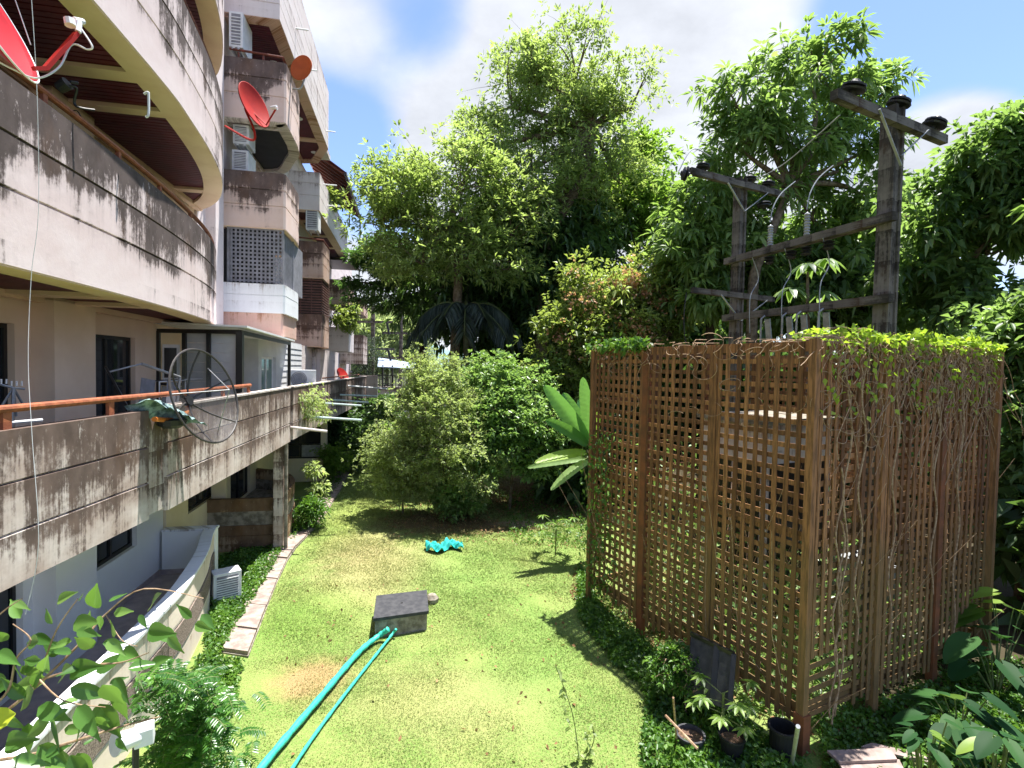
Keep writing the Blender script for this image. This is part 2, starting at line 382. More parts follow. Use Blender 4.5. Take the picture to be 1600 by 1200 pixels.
# ------------------------------------------------------------------ ground
def lawn_nodes(t):
    """colour of the lawn by place: burnt patch, yellowed middle, bare earth under the shrubs"""
    p = t.pos(); base_n = t.noise(p, 1.1, 4, .6)
    col = t.mix(t.ramp(base_n, .38, .66), (.15, .28, .055), (.23, .33, .085))
    fine = t.noise(p, 30, 3); col = t.mix(t.ramp(fine, .3, .7, 0, .45), col, (.36, .33, .14))
    wob = t.noise(p, 2.6, 5, .65)
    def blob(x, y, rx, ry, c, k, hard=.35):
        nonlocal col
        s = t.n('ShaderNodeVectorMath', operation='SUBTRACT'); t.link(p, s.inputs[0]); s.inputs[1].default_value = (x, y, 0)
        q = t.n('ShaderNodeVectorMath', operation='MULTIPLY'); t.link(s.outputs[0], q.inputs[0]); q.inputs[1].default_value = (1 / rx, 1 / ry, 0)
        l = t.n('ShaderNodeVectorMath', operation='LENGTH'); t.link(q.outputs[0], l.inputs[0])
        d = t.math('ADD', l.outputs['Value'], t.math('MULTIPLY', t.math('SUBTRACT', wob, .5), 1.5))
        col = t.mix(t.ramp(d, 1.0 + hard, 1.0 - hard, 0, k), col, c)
    g = lambda px, py: G(px, py)
    for (px, py, rx, ry, c, k) in ((590, 890, 1.3, 1.9, (.42, .36, .18), .6), (565, 850, .9, 1.5, (.44, .35, .19), .5), (700, 1090, 1.3, .8, (.40, .37, .17), .45),
                                   (840, 1010, .9, 1.6, (.17, .33, .07), .4), (720, 900, 1.1, 1.5, (.17, .33, .07), .4),
                                   (560, 800, .8, 2.6, (.36, .40, .11), .4), (480, 960, .9, 1.1, (.17, .34, .045), .4)):
        q = g(px, py); blob(q.x, q.y, rx, ry, c, k, .6)
    q = g(487, 1058); blob(q.x, q.y, .52, .50, (.42, .26, .14), .75, .6)
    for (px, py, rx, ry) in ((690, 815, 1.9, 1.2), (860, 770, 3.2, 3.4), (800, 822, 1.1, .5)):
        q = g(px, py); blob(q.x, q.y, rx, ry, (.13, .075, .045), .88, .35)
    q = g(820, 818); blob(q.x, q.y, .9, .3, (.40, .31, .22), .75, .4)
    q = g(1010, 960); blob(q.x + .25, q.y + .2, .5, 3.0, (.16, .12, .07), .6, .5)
    return col
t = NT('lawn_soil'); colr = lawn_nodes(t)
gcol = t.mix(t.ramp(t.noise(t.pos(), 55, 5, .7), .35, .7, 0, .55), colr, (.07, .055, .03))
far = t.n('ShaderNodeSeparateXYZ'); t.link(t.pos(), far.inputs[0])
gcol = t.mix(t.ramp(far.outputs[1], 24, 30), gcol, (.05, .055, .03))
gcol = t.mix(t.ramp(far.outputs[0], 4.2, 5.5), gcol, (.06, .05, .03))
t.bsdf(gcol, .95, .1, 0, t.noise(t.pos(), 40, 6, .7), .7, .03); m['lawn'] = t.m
gm = M()
gx = [-400, -60] + list(np.linspace(-12, 12, 25)) + [60, 400]; gy = [-40, 0] + list(np.linspace(3, 32, 30)) + [80, 900]
def gz(x, y):
    if -10 < x < 10 and 3 < y < 31: return .03 * math.sin(x * 1.7 + y * .6) * math.sin(y * 1.1) - .02
    return -.02
for j in range(len(gy)):
    for i in range(len(gx)): gm.v.append((gx[i], gy[j], gz(gx[i], gy[j])))
nx = len(gx)
for j in range(len(gy) - 1):
    for i in range(nx - 1): gm.face((j * nx + i, j * nx + i + 1, (j + 1) * nx + i + 1, (j + 1) * nx + i))
o = gm.build('ground', m['lawn'], smooth=True, loc=(0, 0, 0)); tag(o, 'green garden lawn with yellowed and burnt patches beside the flats', kind='structure')

# ------------------------------------------------------------------ the block of flats
WALL = -4.95
flats = thing('apartment_building', 'long pink and cream block of flats with curved mould streaked balconies along the lawn', 'building', B(-4.9, 12, 0), math.atan2(.2, 1))
def bp(mm, name, mat_, **k): return mm.build(name, mat_, flats, **k)

def parapet(path, zb, zt, mat_, groove=(), th=.14, name='balcony_parapet', coping=None):
    g = []
    prof = [(0, zt)]
    for z in groove: prof += [(0, z + .014), (-.022, z + .006), (-.022, z - .006), (0, z - .014)]
    prof += [(0, zb), (-th, zb), (-th, zt)]
    mm = M('B'); mm.sweep(path, prof, zt); o = bp(mm, name, mat_)
    if coping:
        c = M('B'); c.sweep(path, [(.02, zt + .035), (.02, zt + .002), (-th - .02, zt + .002), (-th - .02, zt + .035)], zt); c.build('coping', coping, o)
    return o
def path_n(path, s):
    """largest n of the path at station s"""
    best = None
    for i in range(len(path) - 1):
        (n0, s0), (n1, s1) = path[i][:2], path[i + 1][:2]
        if min(s0, s1) <= s <= max(s0, s1) and abs(s1 - s0) > 1e-6:
            n = n0 + (n1 - n0) * (s - s0) / (s1 - s0); best = n if best is None else max(best, n)
    return best
def soffit(path, zb, s0, s1, beams=(), wall=WALL, edge=.34, rib=m['maroon'], pitch=.105, border=m['cream'], ribs=True):
    mm = M('B'); mm.sweep(path, [(-.012, zb - .015), (-edge, zb - .015), (-edge, zb + .09), (-.012, zb + .09)], zb); bp(mm, 'soffit_border', border)
    pan = M('B'); rb = M('B'); s = s0
    backing = []
    while s < s1:
        a = path_n(path, s); b_ = path_n(path, min(s + pitch, s1))
        if a is not None and b_ is not None:
            e = min(a, b_) - edge + .03
            if e > wall + .05:
                backing.append((s, e))
                if ribs: rb.box((wall, s + .006, zb + .045), (e, s + pitch - .014, zb + .065))
        s += pitch
    if backing:
        poly_v = []; 
        for k, (s, e) in enumerate(backing):
            pan.box((wall, s, zb + .066), (e, s + pitch, zb + .10))
        o = bp(pan, 'soffit_panel', rib)
        if ribs: o2 = rb.build('soffit_slats', rib, o); o2['kind'] = 'stuff'
    for s, w in beams:
        e = path_n(path, s)
        if e is None: continue
        bm_ = M('B'); bm_.box((wall, s - w / 2, zb - .005), (e - edge + .02, s + w / 2, zb + .064)); bp(bm_, 'soffit_beam', border)
    c = M('B'); c.box((wall, s0, zb - .04), (wall + .12, s1, zb + .044)); bp(c, 'cornice', border)
def wall_seg(n, s0, s1, z0, z1, mat_, openings=(), th=.2, name='wall'):
    """wall in the facade plane n, outside face at n, with openings (s0, s1, z0, z1)"""
    mm = M('B'); ss = sorted({s0, s1, *[x for o_ in openings for x in o_[:2]]}); zz = sorted({z0, z1, *[x for o_ in openings for x in o_[2:4]]})
    for i in range(len(ss) - 1):
        for j in range(len(zz) - 1):
            cs, cz = (ss[i] + ss[i + 1]) / 2, (zz[j] + zz[j + 1]) / 2
            if any(o_[0] < cs < o_[1] and o_[2] < cz < o_[3] for o_ in openings): continue
            mm.box((n - th, ss[i], zz[j]), (n, ss[i + 1], zz[j + 1]))
    return bp(mm, name, mat_)
def window(n, s0, s1, z0, z1, panes=2, fw=.06, frame=m['blackframe'], gl=m['glass'], name='window', rec=.08, inner=True):
    f = M('B'); a, b_ = n - rec - .05, n - rec
    f.box((a, s0, z1 - fw), (b_, s1, z1)); f.box((a, s0, z0), (b_, s1, z0 + fw))
    w = (s1 - s0 - fw) / panes
    for k in range(panes + 1): f.box((a, s0 + k * w, z0 + fw), (b_, s0 + k * w + fw, z1 - fw))
    o = bp(f, name, frame)
    for k in range(panes):
        g = M('B'); g.box((a + .015, s0 + k * w + fw + .001, z0 + fw + .001), (a + .025, s0 + (k + 1) * w - .001, z1 - fw - .001)); g.build('pane', gl, o)
    d = M('B'); d.box((n - .75, s0, z0), (n - .72, s1, z1)); d.build('dark_backing', m['blackframe'], o)  # black sheet put in for the unlit room behind the panes
    return o

# --- curved balconies of the near bay, floors two to four
P3 = smooth_path([(-3.15, -2), (-3.15, 3), (-3.15, 7.2), (-3.24, 8.6), (-3.42, 10), (-3.68, 11.2), (-4.08, 12.3), (-4.5, 13.0), (-4.95, 13.5)], .3)
P2 = smooth_path([(-3.36, -2), (-3.36, 3), (-3.38, 6.2), (-3.46, 8), (-3.62, 9.7), (-3.86, 11.2), (-4.2, 12.4), (-4.55, 13.05), (-4.95, 13.5)], .3)
lv2, lv3, lv4, lv5 = (5.6, 7.2), (8.4, 9.9), (11.2, 12.75), (14.0, 15.1)
parapet(P2, lv2[0], lv2[1], m['pinkwhite_low'], (6.72, 6.25))
parapet(P3, lv3[0], lv3[1], m['pinkwhite'], (9.42, 8.98))
parapet(P3, lv4[0], lv4[1], m['pinkwhite'], (12.3, 11.8))
soffit(P2, lv2[0], 1, 13.4, ((7.5, .32), (8.6, .24)))
soffit(P3, lv3[0], 1, 13.4, ((7.45, .26), (8.45, .2), (12.0, .22)))
soffit(P3, lv4[0], 4, 13.4, ((8.3, .26), (11.8, .22)))
for path, z, s_ in ((P2, 7.2, 2), (P3, 9.9, 2)):
    rl = [(q[0] - .07, q[1], z + .14) for q in path if 3 < q[1] < 13.2]
    mm = M('B'); mm.tube(rl, .033, 8); o = bp(mm, 'handrail', m['rust'] if z < 8 else m['railred'])
    for q in rl[3::5]:
        a = M('B'); a.box((q[0] - .02, q[1] - .03, z), (q[0] + .02, q[1] + .03, z + .12)); a.build('rail_post', m['rust'] if z < 8 else m['railred'], o)
# back wall of the near bay with its sliding doors
dz = 2.03
for zf, zt_, mt, oz in ((.4, 2.8, m['whitewall'], ((9.35, 10.75, 1.33, 2.35),)), (3.2, 5.68, m['beige'], ()), (6.0, 8.46, m['beige'], ()), (8.8, 11.28, m['beige'], ()), (11.6, 14.0, m['wallpink'], ())):
    zf0 = zf - .4
    if zf < 1: ops = [(4.2, 7.85, .42, 2.6)] + list(oz)
    else: ops = [(4.3, 7.75, zf + .02, zf + dz + .02), (9.15, 10.72, zf + .02, zf + dz)]
    wall_seg(-5.0, 0, 11.8 if zf < 1 else 13.38, zf0, zt_, mt, ops)
    pr = M('B'); pr.box((-5.0, 8.03, zf0), (-4.72, 8.96, zt_)); bp(pr, 'pier', mt)
    window(-5.0, *ops[0], panes=3, name='sliding_door')
    window(-5.0, *ops[1], panes=2, name='sliding_door' if zf > 1 else 'window')
    sl_ = M('B'); pth = P2
    if zf > 1:
        for q in range(0, 44):
            s = .5 + q * .3
            if s > 13.2: break
        sl_.prism([(-5.0, -1)] + [(-3.6, -1), (-3.6, 6), (-3.75, 9), (-4.1, 11.4), (-4.6, 12.7), (-5.0, 13.2)], zf - .12, zf); bp(sl_, 'floor_slab', m['patio'])
# wall seen between the near bay and the second bay
wall_seg(WALL, 13.4, 22.6, 2.8, 16.5, m['wallpink'])
mm = M('B'); mm.box((-4.95, 13.9, 2.8), (-4.72, 14.45, 16.5)); bp(mm, 'pier', m['wallpink'])
wall_seg(WALL, 22.6, 46, 0, 14, m['wallpink'])
mm = M('B'); mm.box((-12, 0, 16.5), (-4.9, 27, 16.8)); bp(mm, 'roof', m['pale_far'])
mm = M('B'); mm.box((-12, -2, 0), (-6, 46, 13)); bp(mm, 'building_core', m['beige'])

# --- first floor parapet running the length of the block
P1a = smooth_path([(-3.47, -1), (-3.46, 4), (-3.30, 6.2), (-3.21, 7.2)], .4)
P1b = smooth_path([(-3.17, 7.62), (-3.12, 9.2), (-3.05, 11.5), (-3.0, 14.05)], .4)
P1c = smooth_path([(-3.0, 14.35), (-2.9, 17), (-2.78, 20.5), (-2.6, 25), (-2.35, 29.6)], .5)
for pth in (P1a, P1b, P1c): parapet(pth, 2.8, 4.18, m['concrete_heavy'], (3.72, 3.27), coping=None)
PJ = smooth_path([(-3.26, 7.2), (-3.22, 7.62)], .4); parapet(PJ, 2.83, 4.1, m['concrete_heavy'], (), name='parapet_joint')
capm = plain('coping_worn', (.62, .56, .52), (.40, .34, .31), 9, .85, .2)
for pth in (P1b, P1c):
    mm = M('B'); mm.sweep(pth, [(.015, 4.215), (.015, 4.182), (-.155, 4.182), (-.155, 4.215)], 4.2); bp(mm, 'coping', capm)
P1 = P1a + P1b + P1c
sfl = M('B'); sfl.prism([(-5.0, -1)] + [(q[0] - .1, q[1]) for q in P1] + [(-5.0, 29.6)], 2.83, 3.2); bp(sfl, 'floor_slab', m['oldconcrete'])
rl = [(q[0] - .07, q[1], 4.36) for q in P1a + P1b if 1.5 < q[1] < 11.3]
mm = M('B'); mm.tube(rl, .036, 10); o = bp(mm, 'handrail', m['rust'])
for q in (2.6, 3.9, 5.25, 6.6, 8.3, 9.7, 11.0):
    n = path_n(P1, q) - .07
    a = M('B'); a.box((n - .018, q - .05, 4.18), (n + .018, q + .05, 4.34)); a.build('rail_post', m['rust'], o)
mm = M('B'); mm.box((-2.75, 29.7, 3.0), (-1.75, 29.8, 4.25)); bp(mm, 'end_panel', m['pale_far'])

# --- second bay
def bay_path(nf, s0, s1, s2, wall=WALL): return [Vector((wall, s0)), Vector((nf - .05, s0)), Vector((nf, s0 + .05))] + smooth_path([(nf, s1), (nf - .1, s1 + .7), (nf - .35, s1 + 1.3), (nf - .85, s2 - .35), (wall, s2)], .3)
Q2 = bay_path(-3.3, 14.72, 16.2, 18.9)
Q2i = [Vector((q[0] - .06, q[1] + .06)) for q in Q2]
parapet(Q2, 6.15, 6.92, m['white_clean'], (6.62,))
parapet(Q2i, 5.55, 6.148, m['salmon'], ())
sw = M('B'); sw.sweep(Q2i, [(-.02, 5.54), (-.5, 5.54), (-.5, 5.6), (-.02, 5.6)], 5.6); bp(sw, 'soffit_border', m['cream'])
mm = M('B'); mm.prism([(q[0] - .1, q[1] + .1) for q in Q2], 5.62, 6.0); bp(mm, 'floor_slab', m['cream'])
parapet(Q2, lv3[0], 9.85, m['pink_mold'], (9.4, 8.98))
parapet(Q2, lv4[0], lv4[1], m['pink_mold'], (12.3, 11.85))
soffit(Q2, lv3[0], 14.9, 18.6, ribs=False, rib=m['darkgrey_soffit'], edge=.26, border=m['cream'])
soffit(Q2, lv4[0], 14.9, 18.6, ((15.25, .12),), ribs=False, rib=m['darkgrey_soffit'], edge=.3, border=m['wallpink'])
for z in (9.0, 11.75):
    mm = M('B'); mm.prism([(q[0] - .12, q[1] + .12) for q in Q2], z - .2, z); bp(mm, 'floor_slab', m['oldconcrete'])
# grey square lattice closing the second floor balcony
scr = M('B'); f = M('B')
for k in range(20):
    n = WALL + .28 + k * .105
    if n < -3.45: scr.box((n, 14.80, 6.95), (n + .048, 14.815, 8.36))
for k in range(13): scr.box((WALL + .25, 14.816, 6.98 + k * .105), (-3.38, 14.83, 7.028 + k * .105))
for k in range(12):
    s = 14.85 + k * .105; scr.box((-3.415, s, 6.95), (-3.40, s + .048, 8.36))
for k in range(13): scr.box((-3.431, 14.85, 6.98 + k * .105), (-3.416, 16.1, 7.028 + k * .105))
f.box((WALL + .2, 14.79, 6.92), (WALL + .26, 14.85, 8.39)); f.box((-3.41, 14.79, 6.92), (-3.35, 14.85, 8.39)); f.box((WALL + .26, 14.79, 8.345), (-3.41, 14.84, 8.39))
f.box((-3.44, 16.1, 6.92), (-3.38, 16.16, 8.39))
fo = bp(f, 'screen', m['lattice_grey']); sc_ = scr.build('lattice', m['lattice_grey'], fo); sc_['kind'] = 'stuff'
mm = M('B'); mm.box((-3.5, 16.18, 6.92), (-3.42, 17.6, 8.39)); bp(mm, 'side_board', m['lattice_grey'])
mm = M('B'); mm.box((WALL + .02, 14.9, 6.92), (-3.6, 14.95, 8.39)); bp(mm, 'screen_backing', m['blackframe'])
# small rail on the top balcony
mm = M('B'); mm.tube([(WALL - .05 + .3, 14.8, 12.98), (-3.4, 14.8, 12.93)], .03, 8); mm.tube([(-3.4, 14.8, 12.93), (-3.4, 16.4, 12.93)], .03, 8); o = bp(mm, 'handrail', m['railred'])
for n in (-4.5, -3.9): a = M('B'); a.box((n, 14.78, 12.75), (n + .04, 14.82, 12.91)); a.build('rail_post', m['railred'], o)

# --- top floor, angular, sunlit
T5 = [Vector(q) for q in ((WALL, 14.95), (-3.52, 14.95), (-3.52, 23.3), (-4.2, 25.0), (WALL, 25.2))]
parapet(T5, lv5[0], 15.15, m['pale_far'], (14.78, 14.4))
parapet(T5, 15.152, 16.4, m['pale_far'], (15.6,), name='upper_parapet')
soffit(T5, lv5[0], 15.1, 25.1, ((19.0, .3), (22.6, .3)), edge=.36, border=m['salmon'])
mm = M('B'); mm.box((WALL, 15.2, 14.2), (-3.7, 25.1, 14.4)); bp(mm, 'floor_slab', m['pale_far'])
for s, z in ((18.4, 14.62), (22.7, 14.5), (16.9, 15.0)):
    mm = M('B'); mm.tube([(-3.6, s, z), (-3.15, s, z)], .025, 6); bp(mm, 'drain_spout', m['white_metal'])
for s in (17.2, 20.8, 23.9):
    mm = M(None); c = BROT @ Vector((-4.2, s, 14.03)); mm.lathe([(0, 0), (.13, 0), (.15, .05), (0, .05)], 16, Matrix.Translation(c)); bp(mm, 'ceiling_light', m['white_metal'])

# --- third bay
Q3 = bay_path(-3.58, 22.6, 24.2, 27.0)
parapet(Q3, lv3[0], 9.9, m['brown_mold'], (9.4, 8.98)); soffit(Q3, lv3[0], 22.8, 26.8, ribs=False)
parapet(Q3, 5.55, 6.9, m['brown_mold'], (6.3,)); soffit(Q3, 5.55, 22.8, 26.8, ribs=False, rib=m['blackframe'])
for z in (9.0, 6.0):
    mm = M('B'); mm.prism([(q[0] - .12, q[1] + .12) for q in Q3], z - .2, z); bp(mm, 'floor_slab', m['oldconcrete'])
lo = M('B'); lo.box((WALL, 22.9, 6.9), (-3.7, 22.95, 8.4)); lo.box((-3.75, 22.96, 6.9), (-3.7, 24.6, 8.4)); lf = bp(lo, 'louvre_panel', m['blackframe'])
for k in range(13):
    z = 6.95 + k * .112
    a = M('B'); a.box((WALL, 22.76, z), (-3.62, 22.88, z + .06)); a.box((-3.70, 22.88, z), (-3.62, 24.7, z + .06)); a.build('louvre', m['louvre_brown'], lf)
for n in (-4.5, -4.08): a = M('B'); a.box((n, 22.74, 6.9), (n + .03, 22.76, 8.4)); a.build('louvre_bar', m['louvre_brown'], lf)
T4 = [Vector(q) for q in ((WALL, 22.65), (-3.75, 22.65), (-3.75, 32.2), (-4.3, 33.0), (WALL, 33.1))]
parapet(T4, lv4[0], 12.75, m['pale_far'], (12.3, 11.8)); soffit(T4, lv4[0], 22.8, 33, ((24.6, .3), (27.2, .3), (29.8, .3)), edge=.4)
mm = M('B'); mm.box((WALL, 22.9, 11.5), (-3.9, 33, 11.7)); bp(mm, 'floor_slab', m['pale_far'])
mm = M('B'); mm.tube([(WALL, 22.75, 10.08), (-3.62, 22.75, 10.02), (-3.62, 24.5, 10.02)], .035, 6); bp(mm, 'handrail', m['railred'])
for s in (23.6, 24.8):
    mm = M('B'); mm.tube([(-3.8, s, 12.6 - .45 * (s - 23.6)), (-3.2, s, 12.6 - .45 * (s - 23.6))], .03, 6); bp(mm, 'drain_spout', m['white_metal'])
# lean-to metal roof over the top terrace, rafters seen from below
cn = M('B')
def roofpt(n, s): return (n, s, 15.2 - (n + 5.2) * .62)
a, b_, c_, d_ = roofpt(-5.2, 25.2), roofpt(-3.1, 25.6), roofpt(-3.1, 33.2), roofpt(-5.2, 33.2)
cn.add([a, b_, c_, d_, *[(x[0], x[1], x[2] + .05) for x in (a, b_, c_, d_)]], [(0, 1, 2, 3), (4, 7, 6, 5), (0, 4, 5, 1), (1, 5, 6, 2), (2, 6, 7, 3), (3, 7, 4, 0)])
co = bp(cn, 'canopy_roof', m['maroon'])
for k in range(13):
    s = 25.7 + k * .6; r_ = M('B'); r_.bar(Vector(roofpt(-5.1, s)) - Vector((0, 0, .07)), Vector(roofpt(-3.15, s)) - Vector((0, 0, .07)), .06, .1); r_.build('rafter', m['railred'], co)
g_ = M('B'); g_.bar(Vector(b_) + Vector((0, 0, -.03)), Vector(c_) + Vector((0, 0, -.03)), .12, .14); g_.tube([Vector(c_) + Vector((-.0, -.1, -.1)), Vector((-3.1, 33.1, 11.6)), Vector((-2.2, 33.6, 11.0))], .05, 6); g_.build('gutter', m['blackframe'], co)
for s in (28, 31): g_ = M('B'); g_.bar((-3.5, s, 12.75), (-3.5, s, 14.1), .07); g_.build('canopy_post', m['blackframe'], co)

# --- fourth and fifth bays
def far_bay(nf, s0, s1, levels):
    q = [Vector((WALL, s0)), Vector((nf, s0)), Vector((nf, s1)), Vector((WALL, s1 + .8))]
    for zb, zt, mt in levels:
        parapet(q, zb, zt, mt, ()); mm = M('B'); mm.prism([(a[0] - .12, a[1] + .12) for a in q], zb + .05, zb + .3); bp(mm, 'floor_slab', m['oldconcrete'])
far_bay(-3.5, 31.2, 34, ((8.3, 9.75, m['brown_mold']), (5.6, 7.0, m['pale_far'])))
far_bay(-3.3, 38.5, 42, ((4.9, 7.0, m['concrete_heavy']), (8.5, 9.6, m['brown_mold'])))
mm = M('B'); mm.box((WALL, 31.4, 10.9), (-3.2, 34.5, 11.02)); mm.bar((-3.25, 34.4, 9.7), (-3.25, 34.4, 10.95), .08); mm.tube([(-3.3, 32, 9.4), (-2.6, 32.3, 9.1), (-1.9, 32.6, 9.0)], .03, 6); mm.tube([(-3.3, 33, 9.0), (-2.3, 33.3, 8.6)], .03, 6); bp(mm, 'awning', m['blackframe'])

# --- first floor rooms behind the long parapet
# glazed cubicle
c0 = (-4.98, 11.55); c1 = (-3.32, 11.08); c2 = (-3.22, 14.9)
CB = M('B')
for (n, s) in (c0, (-4.45, 11.42), c1, (-3.95, 11.27), c2): CB.box((n - .035, s - .035, 3.2), (n + .035, s + .035, 5.42))
CB.bar((c0[0], c0[1], 5.42), (c1[0], c1[1], 5.42), .07, .08); CB.bar((c1[0], c1[1], 5.42), (c2[0], c2[1], 5.36), .07, .08); CB.bar((c0[0], c0[1], 4.35), (-4.45, 11.42, 4.35), .05, .06)
CB.box((c1[0] - .06, c1[1] - .05, 3.2), (c1[0] + .06, c1[1] + .07, 5.42))
cub = bp(CB, 'glazed_porch', m['blackframe'])
rf = M('B'); rf.add([(-5.05, 11.4, 5.56), (-3.15, 10.95, 5.5), (-3.1, 15.0, 5.42), (-5.05, 15.0, 5.5), (-5.05, 11.4, 5.60), (-3.15, 10.95, 5.54), (-3.1, 15.0, 5.46), (-5.05, 15.0, 5.54)], [(0, 3, 2, 1), (4, 5, 6, 7), (0, 1, 5, 4), (1, 2, 6, 5), (2, 3, 7, 6), (3, 0, 4, 7)]); rf.build('porch_roof', m['white_metal'], cub)
for k in range(11):
    z = 3.25 + k * .195; a = M('B'); a.bar((-4.42, 11.47, z + .09), (-3.36, 11.17, z + .09), .012, .187); a.build('board', m['siding'], cub)
a = M('B'); a.box((-4.93, 11.6, 3.2), (-4.5, 11.62, 4.3)); a.build('board', m['siding'], cub)
wn = M('B'); wn.box((-4.86, 11.45, 4.42), (-4.55, 11.48, 5.15)); wo = wn.build('window', m['white_metal'], cub); a = M('B'); a.box((-4.82, 11.43, 4.48), (-4.6, 11.447, 5.08)); a.build('pane', m['glass'], wo)
wall_seg(-4.0, 14.95, 17.2, 3.2, 5.56, m['siding'], ((15.2, 16.75, 3.25, 5.0),))
window(-4.0, 15.2, 16.75, 3.25, 5.0, 2, .07, m['white_metal'], m['glassgreen'])
mm = M('B'); mm.box((WALL, 14.9, 3.2), (-4.0, 14.95, 5.56)); bp(mm, 'wall', m['siding'])
sd = wall_seg(-4.02, 17.2, 20.6, 3.2, 5.56, m['siding'])
for k in range(12):
    a = M('B'); z = 3.25 + k * .19; a.add([(-4.0, 17.25, z), (-4.0, 20.6, z), (-4.018, 20.6, z + .185), (-4.018, 17.25, z + .185), (-4.02, 17.25, z), (-4.02, 20.6, z)], [(0, 1, 2, 3), (4, 5, 1, 0)]); a.build('board', m['siding'], sd)
for nm_, a_, b_ in (('wall', (-4.3, 20.62, 3.2), (-4.2, 24.6, 5.56)), ('shelf', (-4.2, 20.62, 4.3), (-4.02, 23.8, 4.36)), ('partition', (-4.2, 23.8, 3.2), (-4.05, 23.95, 5.3)), ('wall', (-4.2, 24, 3.2), (-3.9, 29.5, 5.5))): mm = M('B'); mm.box(a_, b_); bp(mm, nm_, m['pale_far'])
mm = M('B'); mm.tube([(-3.15, 20, 4.3), (-3.0, 24, 4.3), (-2.7, 29, 4.3)], .03, 6); bp(mm, 'handrail', m['rust'])

# --- ground floor
PG = smooth_path([(-3.32, -1), (-3.32, 5), (-3.33, 8), (-3.46, 9.3), (-3.66, 10.4), (-3.88, 11.2), (-3.97, 11.62)], .3)
mm = M('B'); mm.sweep(PG, [(0, .9), (0, .87), (-.018, .86), (-.018, .46), (0, .44), (0, -.1), (-.15, -.1), (-.15, .9)], 1.3); po = bp(mm, 'patio_wall', m['ground_beige'])
mm = M('B'); mm.sweep(PG, [(.004, 1.285), (.004, .902), (-.154, .902), (-.154, 1.285)], 1.3); mm.build('patio_wall_upper', m['ground_beige'], po)
mm = M('B'); mm.sweep(PG, [(.03, 1.33), (.03, 1.287), (-.18, 1.287), (-.18, 1.33)], 1.3); mm.build('coping', m['white_clean'], po)
mm = M('B'); mm.sweep(PG, [(.0145, .84), (.0145, .48), (-.017, .48), (-.017, .84)], 1.3); mm.build('pebble_band', m['pebble'], po)
mm = M('B'); mm.sweep(PG, [(-.156, 1.28), (-.156, .42), (-.17, .42), (-.17, 1.28)], 1.3); mm.build('inner_face', m['whitewall'], po)
mm = M('B'); mm.box((WALL, 11.62, -.1), (-3.95, 11.80, 1.30)); bp(mm, 'patio_wall_end', m['whitewall'])
mm = M('B'); mm.box((WALL, 11.6, 1.302), (-3.93, 11.82, 1.345)); bp(mm, 'coping', m['white_clean'])
mm = M('B'); mm.prism([(-5, -1)] + [(q[0] - .1, q[1]) for q in PG] + [(-5, 11.6)], .1, .42); bp(mm, 'patio_floor', m['patio'])
mm = M('B'); mm.box((-5.0, 8.97, .42), (-4.98, 11.6, .52)); mm.box((-4.98, 11.605, .421), (-4.1, 11.619, .52)); bp(mm, 'skirting', m['patio'])
wall_seg(WALL, 11.82, 14.7, -.1, 2.8, m['cream_wall'], ((12.9, 14.55, 1.3, 2.35),)); window(WALL, 12.9, 14.55, 1.3, 2.35, 2)
mm = M('B'); mm.box((WALL, 14.3, -.1), (-4.6, 14.38, 2.8)); bp(mm, 'pier', m['cream_wall'])
# second ground floor terrace with its stained wall
PG2 = [Vector((WALL, 14.02)), Vector((-3.26, 14.02)), Vector((-3.2, 14.1))] + smooth_path([(-3.2, 15.2), (-3.3, 16.1), (-3.6, 17.0), (-4.1, 17.7), (-4.95, 18.2)], .3)
rustm = stained('paint_rust_stained', (.46, .36, .24), (.42, .28, .15), (.10, .06, .035), .5, patch=1.0, top=.3, streak=3, brown=(.22, .09, .02))
m['rust_wall'] = rustm
parapet(PG2, 1.02, 1.34, rustm, (), name='terrace_wall_top'); parapet([Vector((q[0] - .02, q[1] + .02)) for q in PG2], .66, 1.018, m['oldconcrete'], (), name='terrace_wall_band'); parapet(PG2, -.1, .658, rustm, (.4,), name='terrace_wall')
mm = M('B'); mm.prism([(q[0] - .1, q[1] + .1) for q in PG2], .5, .7); bp(mm, 'terrace_floor', m['oldconcrete'])
wall_seg(-4.9, 14.7, 22, -.1, 2.8, m['cream_wall'], ((15.6, 17.4, .72, 2.6),)); window(-4.9, 15.6, 17.4, .72, 2.6, 2, name='sliding_door')
mm = M('B'); mm.box((-3.34, 13.78, -.1), (-3.12, 14.0, 2.8)); bp(mm, 'column', m['concrete_heavy'])
mm = M('B'); mm.tube([(-3.05, 13.85, 0), (-3.05, 13.85, 2.9)], .045, 8); bp(mm, 'downpipe', m['oldconcrete'])
mm = M('B'); mm.box((-3.5, 21.85, -.1), (-3.28, 22.1, 2.8)); bp(mm, 'column', m['cream_wall'])
